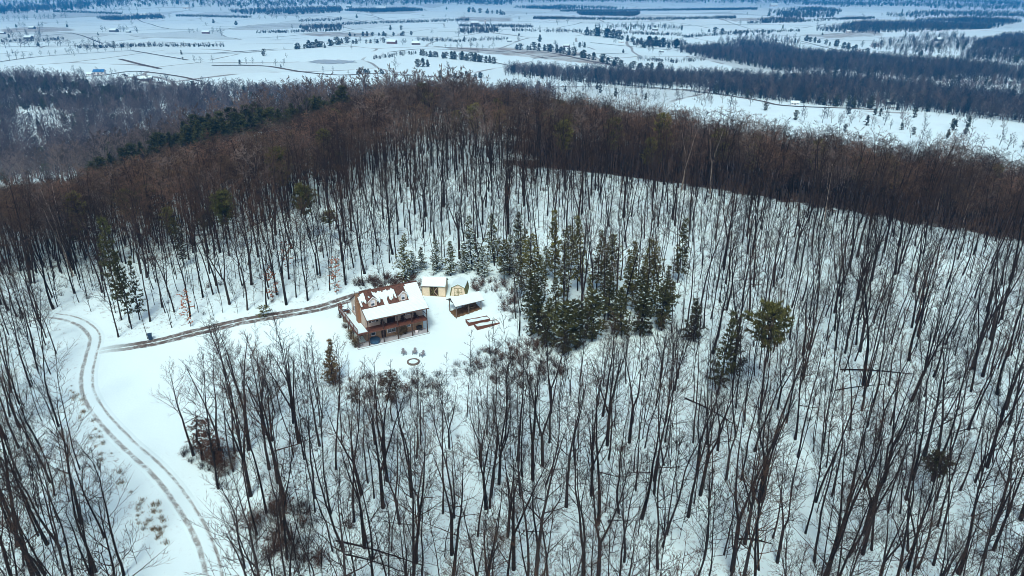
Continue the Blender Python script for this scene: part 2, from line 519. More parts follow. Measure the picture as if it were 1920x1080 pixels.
# ------------------------------------------------------------------ driveway and farm track
def road_material(name, kind, length=80.0):
    m, nt, N, L, bs = new_mat(name)
    uv = N.new("ShaderNodeUVMap"); uv.uv_map = "UVMap"
    sp = N.new("ShaderNodeSeparateXYZ"); L.new(uv.outputs[0], sp.inputs[0])
    a, s = sp.outputs[0], sp.outputs[1]
    co = coords(nt)
    big = noise(nt, .05, 4, .6, co)
    snow = ramp(nt, big, [(.3, tuple(k * .92 for k in SNOW)), (.7, SNOW)])
    mp = N.new("ShaderNodeMapping"); mp.inputs["Scale"].default_value = (2.6, .35, 1)
    L.new(uv.outputs[0], mp.inputs[0])
    streak = noise(nt, 1.0, 5, .7, mp.outputs[0])
    rag = noise(nt, .8, 6, .75, co)
    dirt = ramp(nt, noise(nt, 1.7, 5, .7, co), [(.3, (.07, .058, .046)), (.7, (.20, .165, .13))])
    aa = mth(nt, 'ABSOLUTE', a)
    def lane(centre, width):
        d = mth(nt, 'ABSOLUTE', mth(nt, 'SUBTRACT', aa, centre))
        return mth(nt, 'SUBTRACT', 1.0, mth(nt, 'DIVIDE', d, width), True)
    if kind == 'drive':
        w = lane(.68, .85)
        k = mth(nt, 'ADD', mth(nt, 'MULTIPLY', w, .75), mth(nt, 'MULTIPLY', streak, .9))
        k = ramp(nt, k, [(.62, 0.0), (.78, 1.0)])
        k = mth(nt, 'MULTIPLY', k, ramp(nt, rag, [(.30, .25), (.5, 1.0)]))
        dirt = ramp(nt, noise(nt, 1.2, 5, .7, co), [(.3, (.045, .04, .037)), (.7, (.16, .14, .12))])
    else:
        w = lane(.85, .5)
        rut = mth(nt, 'ADD', mth(nt, 'MULTIPLY', w, .7), mth(nt, 'MULTIPLY', streak, .75))
        rut = mth(nt, 'ADD', rut, mth(nt, 'MULTIPLY', a, .10))
        k = ramp(nt, rut, [(.60, 0.0), (.88, .75)])
        k = mth(nt, 'MULTIPLY', k, ramp(nt, rag, [(.36, .12), (.54, 1.0)]))
    endfade = ramp(nt, mth(nt, 'ADD', mth(nt, 'DIVIDE', s, length), mth(nt, 'MULTIPLY', mth(nt, 'SUBTRACT', rag, .5), .12)), [(.0, 1.0), (.86, 1.0), (1.0, 0.0)])
    k = mth(nt, 'MULTIPLY', k, endfade)
    c = mixc(nt, k, snow, dirt)
    L.new(c, bs.inputs["Base Color"])
    bs.inputs["Roughness"].default_value = .6
    bump(nt, mth(nt, 'SUBTRACT', rag, mth(nt, 'MULTIPLY', k, .6)), .5, .12, bs)
    return m
def spline(pts, step):
    P = [np.array(p, float) for p in pts]
    P = [2 * P[0] - P[1]] + P + [2 * P[-1] - P[-2]]
    out = []
    for i in range(1, len(P) - 2):
        n = max(2, int(np.linalg.norm(P[i + 1] - P[i]) / step))
        for k in range(n):
            t = k / n
            out.append(.5 * ((2 * P[i]) + (-P[i - 1] + P[i + 1]) * t + (2 * P[i - 1] - 5 * P[i] + 4 * P[i + 1] - P[i + 2]) * t * t + (-P[i - 1] + 3 * P[i] - 3 * P[i + 1] + P[i + 2]) * t ** 3))
    out.append(P[-2])
    return np.array(out)
def strip(name, pix, half, mat, lift=.05, step=.6, across=8, label=None, sink=True):
    x, y, z = hit(*zip(*pix))
    c = spline(list(zip(x, y)), step)
    d = np.gradient(c, axis=0); d /= np.linalg.norm(d, axis=1)[:, None]
    nrm = np.stack([d[:, 1], -d[:, 0]], -1)
    s = np.concatenate([[0], np.cumsum(np.linalg.norm(np.diff(c, axis=0), axis=1))])
    ts = np.linspace(-half, half, across + 1)
    X = c[:, None, 0] + nrm[:, None, 0] * ts; Y = c[:, None, 1] + nrm[:, None, 1] * ts
    Z = ground(X, Y) + lift * (1 if not sink else (1 - (np.abs(ts) / half) ** 6 * 1.6))
    n, k = len(c), across + 1
    vs_ = np.stack([X, Y, Z], -1).reshape(-1, 3)
    fs = [(i * k + j, i * k + j + 1, (i + 1) * k + j + 1, (i + 1) * k + j) for i in range(n - 1) for j in range(across)]
    me = mesh_from(name, vs_, fs, mat, smooth=True)
    uv = me.uv_layers.new(name="UVMap")
    T, S = np.meshgrid(ts, s)
    flat = np.stack([T.ravel(), S.ravel()], -1)
    li = np.empty(len(me.loops), np.int32); me.loops.foreach_get("vertex_index", li)
    uv.data.foreach_set("uv", flat[li].ravel())
    if me.polygons[0].normal.z < 0: me.flip_normals()
    o = link(name, me)
    return tag(o, label, None, None, "structure")
DRIVE = [(700,546),(650,562),(600,578),(560,585),(480,598),(380,620),(300,640),(245,650),(205,655),(172,662)]
_dx, _dy, _dz = hit(*zip(*DRIVE))
M['drive'] = road_material("gravel_drive", 'drive', float(np.hypot(np.diff(_dx), np.diff(_dy)).sum()))
M['track'] = road_material("rutted_track", 'track', 400.0)
strip("driveway", DRIVE, 1.9, M['drive'], label="wet gravel driveway running from the house past the blue bin")
strip("farm_track", [(98,592),(130,597),(160,610),(178,632),(172,665),(164,700),(166,735),(190,778),(240,832),(298,885),(345,945),(382,1010),(402,1080),(412,1150)], 1.8, M['track'], .06, label="snowy rutted track curving down beside the open yard")
# ------------------------------------------------------------------ plants: mesh makers
class Tree:
    """builds trunk, crown (branches and twigs) as two triangle/quad soups"""
    def __init__(s, seed):
        s.r = random.Random(seed)
        s.trunk, s.crown, s.leaf, s.snow = MB(), MB(), MB(), MB()
    def spike(s, mb, p, q, w):
        """a twig: three-sided spike from p to q"""
        d = (q - p)
        ref = Vector((0, 0, 1)) if abs(d.z) < .8 * d.length else Vector((1, 0, 0))
        a = d.cross(ref).normalized() * w
        b = d.cross(a).normalized() * w
        mb.add([p + a, p - a * .5 + b * .87, p - a * .5 - b * .87, q], [(0, 1, 3), (1, 2, 3), (2, 0, 3)])
def perp(r, d, el):
    """unit vector leaving direction d at angle el, random around it"""
    t = Vector((r.gauss(0, 1), r.gauss(0, 1), r.gauss(0, 1)))
    t = (t - d * t.dot(d)).normalized()
    return (d * math.cos(el) + t * math.sin(el)).normalized()
def grow(T, p, d, length, rad, level, maxl, nkids, tw, up=.25, sides=4, start=.25):
    """a branch with children; level 0 = main limb"""
    r = T.r
    n = 4 if level == 0 else 3
    pts, rs = [p.copy()], [rad]
    dd = d.copy()
    for i in range(n):
        dd = (dd + Vector((r.gauss(0, .13), r.gauss(0, .13), r.gauss(0, .07) + up * .35))).normalized()
        p = p + dd * length / n
        pts.append(p.copy()); rs.append(rad * (1 - .8 * (i + 1) / n))
    if level < maxl:
        T.crown.tube(pts, rs, sides if level == 0 else 3, False)
        k = nkids[level]
        for j in range(k):
            t = start + (1 - start) * (j + r.random() * .8) / k
            f = t * n
            i = min(int(f), n - 1)
            q = pts[i].lerp(pts[i + 1], f - i)
            dirn = (pts[i + 1] - pts[i]).normalized()
            nd = perp(r, dirn, R(r.uniform(28, 58)))
            nd = (nd + Vector((0, 0, up * .6))).normalized()
            grow(T, q, nd, length * r.uniform(.34, .6) * (1.15 - .5 * t), max(tw * 1.2, rs[i] * .5), level + 1, maxl, nkids, tw, up, sides, .2)
        T.spike(T.crown, pts[-1], pts[-1] + dd * length * .25, max(tw, rs[-1]))
    else:
        T.spike(T.crown, pts[0], pts[2], max(tw, rad))
        T.spike(T.crown, pts[1].lerp(pts[2], .3), pts[3] + Vector((r.gauss(0, .2), r.gauss(0, .2), r.random() * .15)) * length * .6, tw * .8)
def bare_tree(seed, H=19, rad=.17, base=.42, limbs=15, reach=.26, kids=(5, 4), tw=.016, fork=0, lean=.0, wob=.14, el=(30, 60), sides=7, up=.22):
    T = Tree(seed); r = T.r
    def stem(p, d, length, r0, r1, first, nl):
        n = 9
        pts, rs = [p.copy()], [r0 * 1.25 if first else r0]
        dd = d.copy()
        for i in range(n):
            dd = (dd + Vector((r.gauss(0, wob * .35), r.gauss(0, wob * .35), .05))).normalized()
            p = p + dd * length / n
            pts.append(p.copy()); rs.append(r0 + (r1 - r0) * ((i + 1) / n) ** .9)
        T.trunk.tube(pts, rs, sides, True)
        b0 = base if first else .12
        for j in range(nl):
            t = b0 + (1 - b0) * ((j + r.random()) / nl) ** .9
            t = min(t, .99)
            f = t * n; i = min(int(f), n - 1)
            q = pts[i].lerp(pts[i + 1], f - i)
            az = j * 2.4 + r.uniform(-.6, .6)
            e = R(r.uniform(*el)) * (.75 + .35 * t)
            nd = Vector((math.cos(az) * math.cos(e), math.sin(az) * math.cos(e), math.sin(e)))
            ln = H * reach * r.uniform(.65, 1.15) * (1.18 - .85 * (t - b0) / (1 - b0))
            grow(T, q, nd, ln, max(.028, rs[i] * r.uniform(.35, .5)), 0, 2, kids, tw, up)
        return pts, rs
    d0 = Vector((r.gauss(0, lean), r.gauss(0, lean), 1)).normalized()
    if fork:
        n0 = H * r.uniform(.26, .42)
        pts = [Vector((0, 0, -.4)), Vector((0, 0, 0)) + d0 * n0 * .5, d0 * n0]
        T.trunk.tube(pts, [rad * 1.25, rad * 1.02, rad * .95], sides, True)
        for k in range(fork):
            az = k * 2 * math.pi / fork + r.uniform(-.5, .5)
            e = R(r.uniform(9, 21))
            nd = (d0 + Vector((math.cos(az), math.sin(az), 0)) * math.tan(e)).normalized()
            stem(pts[-1] - nd * .15, nd, (H - n0) * r.uniform(.82, 1.02), rad * .68, .03, False, max(5, limbs // fork))
    else:
        stem(Vector((0, 0, -.4)), d0, H, rad, .025, True, limbs)
    # a few dead stubs low on the stem
    for k in range(3):
        z = H * r.uniform(.15, base if not fork else .3)
        az = r.uniform(0, 6.28)
        if not fork:
            T.spike(T.crown, Vector((d0.x * z / d0.z, d0.y * z / d0.z, z)), Vector((math.cos(az) * 1.1, math.sin(az) * 1.1, z + .35)), .03)
    return T
def spray(T, mb, p, d, size, n, w):
    """a tuft of needles: thin triangles fanned round direction d"""
    r = T.r
    for k in range(n):
        q = perp(r, d, R(r.uniform(15, 75)))
        a = q.cross(Vector((r.gauss(0, 1), r.gauss(0, 1), r.gauss(0, 1)))).normalized() * w
        e = p + q * size * r.uniform(.7, 1.2)
        mb.add([p + a, p - a, e], [(0, 1, 2)])
def pine_tree(seed, H=13, rad=.14, base=.15, spread=2.6, whorls=15, per=6, tufts=7, size=.42, w=.07, droop=-.05, shape='cone', snow=0.0, n=6):
    T = Tree(seed); r = T.r
    pts = [Vector((r.gauss(0, .03) * i, r.gauss(0, .03) * i, -.4 + (H + .4) * i / 8)) for i in range(9)]
    T.trunk.tube(pts, [rad * 1.2 * (1 - .93 * i / 8) for i in range(9)], 7, True)
    for k in range(whorls):
        t = base + (1 - base) * (k + r.uniform(-.2, .2)) / whorls
        t = min(max(t, base), .985)
        z = t * H
        f = t * 8; i = min(int(f), 7)
        c = Vector((pts[i].lerp(pts[i + 1], f - i).x, pts[i].lerp(pts[i + 1], f - i).y, z))
        s = (t - base) / (1 - base)
        if shape == 'cone': prof = (1 - s) ** .85 * (1 if s > .12 else .7)
        elif shape == 'round': prof = math.sqrt(max(.02, 1 - (2 * s - .95) ** 2)) * .95
        else: prof = (.55 + .6 * s) * (1 - s) ** .5 * 1.35
        a0 = r.random() * 6.28
        for j in range(per):
            if r.random() < .2: continue
            az = a0 + j * 6.283 / per + r.uniform(-.3, .3)
            L = max(.35, spread * prof * r.uniform(.4, 1.3))
            e = droop + .5 * s + r.uniform(-.12, .12)
            d = Vector((math.cos(az) * math.cos(e), math.sin(az) * math.cos(e), math.sin(e)))
            tip = c + d * L + Vector((0, 0, .06 * L))
            T.spike(T.trunk, c, tip, .03 + .006 * L)
            m = max(2, int(tufts * L / spread + .5))
            for q in range(m):
                tt = .28 + .72 * (q + r.random() * .7) / m
                side = perp(r, d, R(90)); side.z *= .25
                p = c.lerp(tip, tt) + side * (L * .2 * r.random())
                spray(T, T.crown, p, (d + Vector((0, 0, .25))).normalized(), size * r.uniform(.7, 1.2), n, w)
                if r.random() < snow:
                    a = d.cross(Vector((0, 0, 1))).normalized() * size * .45
                    b = d * size * .8
                    h = p + Vector((0, 0, .05))
                    T.snow.add([h - b, h + a, h + b, h - a, h + Vector((0, 0, .09))], [(0, 1, 4), (1, 2, 4), (2, 3, 4), (3, 0, 4), (3, 2, 1, 0)])
    spray(T, T.crown, Vector((pts[-1].x, pts[-1].y, H - .3)), Vector((0, 0, 1)), size, 8, w)
    return T
def shrub(seed, H=1.6, stems=14, spreadv=.8, kids=3, w=.014, leaf=0):
    T = Tree(seed); r = T.r
    for k in range(stems):
        az, el = r.random() * 6.28, R(r.uniform(38, 85))
        p = Vector((r.gauss(0, .18), r.gauss(0, .18), -.1))
        d = Vector((math.cos(az) * math.cos(el), math.sin(az) * math.cos(el), math.sin(el)))
        L = H * r.uniform(.6, 1.1)
        q = p + d * L
        q = Vector((q.x * spreadv, q.y * spreadv, q.z))
        T.spike(T.crown, p, q, w * 1.4)
        for j in range(kids):
            s = p.lerp(q, r.uniform(.3, .85))
            e = s + perp(r, d, R(r.uniform(25, 65))) * L * r.uniform(.25, .5)
            T.spike(T.crown, s, e, w)
            if leaf and r.random() < leaf:
                spray(T, T.leaf, e, d, .16, 3, .05)
    return T

# forest trees: one mesh per look, shared by every copy
BARE_SPECS = [   # (words for its look, parameters)
 ("tall straight", dict(H=20, rad=.155, base=.48, limbs=17, reach=.22, lean=.015)),
 ("slender", dict(H=18, rad=.088, base=.46, limbs=14, reach=.18, kids=(4, 3), lean=.03)),
 ("thick trunked", dict(H=20, rad=.24, base=.38, limbs=20, reach=.29, lean=.015, el=(25, 58))),
 ("low forking", dict(H=19, rad=.215, fork=2, limbs=22, reach=.24, lean=.02)),
 ("three stemmed", dict(H=18, rad=.225, fork=3, limbs=26, reach=.21, lean=.02)),
 ("leaning", dict(H=18, rad=.145, base=.42, limbs=16, reach=.24, lean=.13)),
 ("bushy crowned", dict(H=18, rad=.165, base=.30, limbs=24, reach=.28, lean=.02, el=(20, 55))),
 ("thin pole like", dict(H=16, rad=.062, base=.52, limbs=10, reach=.15, kids=(3, 3), lean=.04)),
 ("crooked", dict(H=17, rad=.155, base=.32, limbs=18, reach=.27, lean=.06, wob=.42)),
 ("narrow crowned", dict(H=19, rad=.13, base=.38, limbs=18, reach=.17, lean=.02, el=(45, 70))),
]
TREES = []          # (look, height, trunk mesh, crown mesh, joined mesh)
for i, (look, kw) in enumerate(BARE_SPECS):
    for k in range(2):
        T = bare_tree(100 + i * 7 + k * 53, **kw)
        tw = M['twig_red'] if (i + k) % 3 == 0 else M['twig']
        bk = M['bark_grey'] if (i * 2 + k) % 3 == 1 else M['bark']
        tm = mesh_from("trunk", T.trunk.v, T.trunk.f, bk, smooth=True)
        cm = mesh_from("crown", T.crown.v, T.crown.f, tw)
        nv = len(T.trunk.v)
        jm = mesh_from("bare_tree", T.trunk.v + T.crown.v, T.trunk.f + [tuple(a + nv for a in f) for f in T.crown.f], [bk, tw], [0] * len(T.trunk.f) + [1] * len(T.crown.f))
        TREES.append((look, kw['H'], tm, cm, jm))
# crowded ridge trees with fuller brown crowns
RIDGE = []
for i in range(9):
    if i < 6: T = bare_tree(700 + i, H=20, rad=.17, base=.42 + .03 * (i % 3), limbs=20, reach=.31, kids=(5, 4), tw=.022, lean=.04, el=(-4, 42), sides=5, up=.06)
    else: T = bare_tree(700 + i, H=20, rad=.2, fork=2 + i % 2, limbs=20, reach=.27, kids=(5, 4), tw=.022, sides=5, el=(4, 48), up=.08)
    tw = [M['ridge_lit_rust'], M['ridge_dark'], M['ridge_grey'], M['ridge_brown'], M['ridge_dark'], M['ridge_brown'], M['ridge_lit_rust'], M['ridge_dark'], M['bark_pale']][i]
    nv = len(T.trunk.v)
    RIDGE.append(mesh_from("ridge_tree", T.trunk.v + T.crown.v, T.trunk.f + [tuple(a + nv for a in f) for f in T.crown.f], [M['bark'] if i < 8 else M['bark_pale'], tw if i < 8 else M['twig_far']], [0] * len(T.trunk.f) + [1] * len(T.crown.f)))

T = pine_tree(777, H=17, spread=2.8, whorls=15, per=7, base=.45, shape='round', size=.7, w=.14, n=6)
RIDGE.append(mesh_from("ridge_tree", T.trunk.v + T.crown.v, T.trunk.f + [tuple(a + len(T.trunk.v) for a in f) for f in T.crown.f], [M['bark'], M['needle_olive']], [0] * len(T.trunk.f) + [1] * len(T.crown.f)))
# ------------------------------------------------------------------ uncountable masses: points that carry instances
_scatter_cache = {}
def proto_collection(name, meshes):
    c = bpy.data.collections.new(name)
    for i, me in enumerate(meshes):
        c.objects.link(bpy.data.objects.new("%s_%02d" % (name, i), me))
    return c
def scatter(name, P, coll, idx, rot, scl, label, cat=None):
    P = np.asarray(P, float)
    me = bpy.data.meshes.new(name)
    me.vertices.add(len(P)); me.vertices.foreach_set("co", P.ravel())
    a = me.attributes.new("pick", 'INT', 'POINT'); a.data.foreach_set("value", np.asarray(idx, np.int32))
    a = me.attributes.new("turn", 'FLOAT_VECTOR', 'POINT'); a.data.foreach_set("vector", np.asarray(rot, float).ravel())
    a = me.attributes.new("size", 'FLOAT_VECTOR', 'POINT'); a.data.foreach_set("vector", np.asarray(scl, float).ravel())
    me.update()
    ng = bpy.data.node_groups.new(name, 'GeometryNodeTree')
    ng.interface.new_socket("Geometry", in_out='INPUT', socket_type='NodeSocketGeometry')
    ng.interface.new_socket("Geometry", in_out='OUTPUT', socket_type='NodeSocketGeometry')
    N, L = ng.nodes, ng.links
    gi, go = N.new("NodeGroupInput"), N.new("NodeGroupOutput")
    iop = N.new("GeometryNodeInstanceOnPoints")
    ci = N.new("GeometryNodeCollectionInfo")
    ci.inputs["Collection"].default_value = coll
    ci.inputs["Separate Children"].default_value = True
    ci.inputs["Reset Children"].default_value = True
    iop.inputs["Pick Instance"].default_value = True
    def attr(n, t):
        x = N.new("GeometryNodeInputNamedAttribute"); x.data_type = t; x.inputs["Name"].default_value = n
        return x.outputs["Attribute"]
    L.new(gi.outputs[0], iop.inputs["Points"]); L.new(ci.outputs[0], iop.inputs["Instance"])
    L.new(attr("pick", 'INT'), iop.inputs["Instance Index"])
    L.new(attr("turn", 'FLOAT_VECTOR'), iop.inputs["Rotation"])
    L.new(attr("size", 'FLOAT_VECTOR'), iop.inputs["Scale"])
    L.new(iop.outputs[0], go.inputs[0])
    o = link(name, me)
    md = o.modifiers.new("scatter", 'NODES'); md.node_group = ng
    return tag(o, label, cat, None, "stuff")
def poisson(x0, x1, y0, y1, cell, keep=1.0, seed=0):
    """jittered grid of points"""
    g = np.random.default_rng(seed)
    xs, ys = np.meshgrid(np.arange(x0, x1, cell), np.arange(y0, y1, cell))
    p = np.stack([xs.ravel(), ys.ravel()], -1) + g.uniform(-.62, .62, (xs.size, 2)) * cell
    return p[g.random(len(p)) < keep]
def in_view(x, y, z, h=20, m=90):
    u, v = project(x, y, z)
    u2, v2 = project(x, y, z + h)
    return (y > 20) & (np.minimum(u, u2) < 1920 + m) & (np.maximum(u, u2) > -m) & (v2 < 1080 + m) & (v > -m)
# ------------------------------------------------------------------ the woods on the hill
ORD = "first second third fourth fifth sixth seventh eighth ninth tenth eleventh twelfth thirteenth fourteenth fifteenth sixteenth seventeenth eighteenth nineteenth twentieth".split()
TENS = "twenty thirty forty fifty".split()
def nth(i):
    if i < 20: return ORD[i]
    t, o = divmod(i + 1, 10)
    return (["", "", "twenty", "thirty", "forty", "fifty", "sixty"][t] + "-" + ORD[o - 1]) if o else ["", "", "twentieth", "thirtieth", "fortieth", "fiftieth", "sixtieth"][t]
HOUSE_XY = (-24.0, 124.0)

# --- evergreens that can be told apart: foot pixel, top pixel row, kind
PINES = [
 # the grove behind and beside the sheds
 (757,527,437,'dusted','behind the house roof at the edge of the grove'),(792,505,463,'dusted','low behind the tan shed'),(775,515,470,'dusted','between the house roof and the tan shed'),
 (820,510,447,'dusted','straight behind the tan shed'),(845,517,452,'dusted','between the two sheds at the wood edge'),(885,505,405,'dusted','tall, behind the barn shaped shed'),
 (927,492,400,'dusted','snowiest, topmost in the grove'),(972,475,397,'dusted','standing alone at the top of the grove'),(905,518,460,'dusted','behind the pavilion, half hidden'),
 (868,512,470,'dusted','low behind the barn shaped shed'),(945,530,450,'open','olive green, above the pavilion roof'),(1040,530,393,'open','tallest of the grove, thin topped'),
 (1083,545,405,'open','tall and full, in the middle of the grove'),(995,545,440,'open','narrow, at the near edge by the pavilion'),(1057,570,463,'open','bushy, in the heart of the grove'),
 (1020,520,460,'dusted','snowy, in the back row of the grove'),(1065,510,425,'open','slim, behind the tallest of the grove'),(1107,600,515,'open','low, in front of the grove middle'),
 (1130,565,463,'open','pale green, right of the grove middle'),(1150,550,440,'open','second peak of the grove, thin topped'),(1173,585,467,'open','dark topped, in the east half of the grove'),
 (1200,590,500,'dark','dense, in the east half of the grove'),(1220,598,478,'open','broad, near the east end of the grove'),(1250,590,497,'open','last full one at the east end of the grove'),
 (1270,530,407,'open','alone on the snow behind the east end of the grove'),(1010,630,530,'dark','dark, beside the raised garden beds'),(1057,665,565,'dark','large and nearly black at the grove foot'),
 (1025,650,560,'dark','nearly black, at the grove foot by the beds'),(1080,655,560,'dark','dark, behind the two bare trees at the grove foot'),(1200,630,535,'dark','dark, at the lower east edge of the grove'),
 (1240,620,530,'dark','dark, lowest at the east end of the grove'),(1165,630,540,'dark','dark and wide, under the east half of the grove'),(1040,610,510,'open','full, above the dark ones at the grove foot'),
 (1140,600,505,'dark','dense, between the two grove peaks'),(975,560,480,'open','sparse, behind the pavilion corner'),(1300,640,560,'dark','low and ragged, just past the grove end'),
 (1426,768,572,'round','umbrella crowned, on a tall bare stem among bare trees'),(1345,740,575,'ragged','ragged, with a dark skirt, between grove and umbrella pine'),(1742,950,853,'round','small and yellowish, far down the bare slope'),
 (1118,545,430,'open','slim, between the tall full one and the second peak'),(1010,580,480,'open','bushy, over the near end of the beds'),(1185,560,455,'open','thin topped, behind the east half of the grove'),
 (1110,640,545,'dark','dark, at the middle of the grove foot'),
 (985,500,430,'dusted','snowy, between the two topmost of the grove'),(955,515,440,'dusted','snowy, above the pavilion ridge'),(1000,600,515,'dark','dark, behind the far end of the beds'),(1215,545,450,'open','slender, over the back of the east end'),
 (1375,715,600,'ragged','thin and ragged, beside the umbrella pine'),
 # west side, by the driveway
 (247,617,470,'ragged','narrow and dark, where driveway and track meet'),(262,600,480,'ragged','dark, behind the narrow one at the driveway mouth'),(228,600,400,'ragged','tall and black stemmed, behind the driveway mouth'),
 (583,455,345,'round','round and olive, high in the wood behind the driveway'),(405,470,395,'round','dark crowned, in the wood above the blue bin'),(430,480,360,'round','flat crowned, deep in the wood above the blue bin'),
 (345,500,430,'ragged','sparse, in the wood above the driveway mouth'),(150,480,420,'round','dark, at the far wood edge beyond the track'),(620,455,395,'round','small, beside the round olive one'),
]
# the dark line of pines down the far spur
for k, (u, v, top) in enumerate([(168,330,305),(186,328,297),(205,322,290),(228,316,280),(243,312,272),(262,306,268),(285,300,258),(300,296,250),(318,292,250),(335,290,262),(352,284,240),(372,280,228),(388,276,232),
     (402,272,225),(418,268,222),(436,262,214),(450,258,215),(466,252,210),(484,248,205),(500,244,204),(516,240,206),(532,236,208),(548,236,205),(566,232,210),(585,226,196),(602,222,192),(618,216,180),(634,214,164),(648,214,190)]):
    PINES.append((u, v, top - 12, 'spur', None))
    PINES.append((u + 9, v + 7, top - 2, 'spur', None))
PINES += [(790,218,157,'spur','alone against the valley, on the far ridge'),(915,212,160,'spur','flat topped, on the far ridge past the lone pine'),(700,222,190,'spur','beside the white roofed cabin on the far ridge')]

PK = {}
def variants(kind, kws, cmat):
    out = []
    for i, kw in enumerate(kws):
        T = pine_tree(900 + sum(map(ord, kind)) + i * 13, **kw)
        out.append((kw['H'], mesh_from("trunk", T.trunk.v, T.trunk.f, M['bark']), mesh_from("crown", T.crown.v, T.crown.f, cmat), mesh_from("snow_load", T.snow.v, T.snow.f, M['snow']) if T.snow.v else None))
    PK[kind] = out
variants('dusted', [dict(H=10, spread=2.5, whorls=17, per=7, base=.06, snow=.5, size=.45, w=.10, n=7, tufts=9), dict(H=10, spread=2.2, whorls=18, per=7, base=.08, snow=.42, size=.45, w=.10, n=7, tufts=9), dict(H=10, spread=2.7, whorls=15, per=7, base=.05, snow=.55, size=.45, w=.10, n=7, tufts=9)], M['needle'])
variants('open', [dict(H=14, spread=2.2, whorls=20, per=7, base=.18, shape='cone', size=.55, w=.12, snow=.2, tufts=6, n=6), dict(H=14, spread=2.4, whorls=19, per=7, base=.25, shape='top', size=.55, w=.12, snow=.18, tufts=6, n=6), dict(H=14, spread=2.0, whorls=22, per=7, base=.2, shape='cone', size=.52, w=.12, snow=.2, tufts=6, n=6)], M['needle_olive'])
variants('dark', [dict(H=11, spread=2.6, whorls=20, per=8, base=.08, shape='round', size=.6, w=.12, n=6, tufts=8, snow=.06), dict(H=11, spread=2.9, whorls=18, per=8, base=.1, shape='cone', size=.6, w=.12, n=6, tufts=8, snow=.06)], M['needle_dark'])
variants('round', [dict(H=13, spread=2.8, whorls=11, per=8, base=.6, shape='round', size=.55, w=.11, n=7, tufts=9), dict(H=13, spread=2.5, whorls=12, per=8, base=.52, shape='round', size=.55, w=.11, n=7, tufts=9)], M['needle'])
variants('ragged', [dict(H=14, spread=2.1, whorls=18, per=6, base=.22, shape='top', size=.5, w=.1, tufts=7, n=7), dict(H=14, spread=2.2, whorls=17, per=6, base=.15, shape='cone', size=.5, w=.1, tufts=7, n=7)], M['needle_dark'])
variants('spur', [dict(H=13, spread=3.2, whorls=15, per=8, base=.15, shape='round', size=.9, w=.2, n=8), dict(H=13, spread=3.4, whorls=14, per=8, base=.2, shape='top', size=.9, w=.2, n=8), dict(H=13, spread=2.8, whorls=16, per=8, base=.15, shape='cone', size=.9, w=.2, n=8)], M['needle_dark'])
PWORD = {'dusted': "young pine with snow dusted tiers,", 'open': "green pine,", 'dark': "pine,", 'round': "round headed pine,", 'ragged': "ragged pine,", 'spur': "dark pine"}
def height_to(x, y, z, vtop):
    lo, hi = .5, 60.0
    for _ in range(30):
        m = (lo + hi) / 2
        if project(x, y, z + m)[1] > vtop: lo = m
        else: hi = m
    return lo
taken = []
pu, pv = np.array([p[0] for p in PINES]), np.array([p[1] for p in PINES])
px_, py_, pz_ = hit(pu, pv)
spur_n = 0
for k, (u, v, top, kind, words_) in enumerate(PINES):
    x, y, z = float(px_[k]), float(py_[k]), float(pz_[k])
    h = min(max(height_to(x, y, z, top), 3.0), 21.0)
    var = PK[kind][k % len(PK[kind])]
    s = h / var[0]
    if kind == 'spur' and words_ is None:
        spur_n += 1
        lab = "dark pine in the slanting line on the far spur, %s from its low end" % nth(spur_n - 1)
        grp = "pines on the far spur"
    else:
        lab = (PWORD[kind] + " " + words_).replace(", alone", " alone")
        lab = lab.replace("right of", "just past")
        grp = "pines of the grove" if 740 < u < 1320 and v > 440 else "scattered pines"
    o = empty("pine_tree", (x, y, z), rng.uniform(0, 6.28), lab, "pine tree", grp)
    wide = 1.0 if kind != 'spur' else 1.15
    if u < 300 and v > 560: wide = .7
    wide = min(1.25, max(.72, (h / var[0]) ** -.35)) * wide
    o.scale = (s * wide, s * wide, s)
    o.rotation_euler = (rng.normal(0, .035), rng.normal(0, .035), o.rotation_euler[2])
    link("trunk", var[1], o); link("crown", var[2], o)
    if var[3]: link("snow_load", var[3], o)["kind"] = "stuff"
    taken.append((x, y))
taken = np.array(taken)

# --- leafless trees
def clear_of(x, y, pts, d):
    return (np.min((x[:, None] - pts[None, :, 0]) ** 2 + (y[:, None] - pts[None, :, 1]) ** 2, axis=1) > d * d)
P = poisson(-330, 300, 38, 470, 3.45, 1.0, 5)
HERO = [(30,1110,2),(84,1135,0),(112,1160,3),(150,1145,0),(200,1165,4),(20,965,0),(72,1005,9),(36,840,0),(110,800,0),(470,930,4),(500,962,0),(522,905,3),(482,1003,9),(545,1012,0),(458,1065,8),(590,935,0),(61,1080,2),(12,1048,0),(153,982,2),(232,1078,8),(180,1072,0),(122,1076,5),(95,905,0),(150,880,1),(40,900,9),(1122,1085,3),(1062,950,2),(830,963,0),(852,971,0),(772,932,3),(920,932,8),(718,952,4),(1246,872,5),
        (1141,862,0),(1192,920,9),(963,1068,4),(1010,1050,0),(690,905,0),(505,880,2),(560,830,4),(630,880,0),(548,760,4),(440,850,0),(600,800,9),(640,830,9),(222,632,6),(277,635,7),(1300,830,0),(1450,830,0),(1390,900,0),
        (1560,930,0),(1620,1000,3),(1710,900,2),(1800,920,0),(1860,1000,2),(1870,740,2),(1510,1000,9),(1320,1050,5),(1750,1060,0),(1660,880,8),(1230,760,0),(1130,780,2),(1180,830,3),(1030,830,0)]
hx, hy, hz = hit([a[0] for a in HERO], [a[1] for a in HERO])
X, Y = P[:, 0], P[:, 1]
Z = ground(X, Y)
u, v = project(X, Y, Z)
CL2 = CLEARING
ok = in_view(X, Y, Z) & ~inside(CL2, u, v)
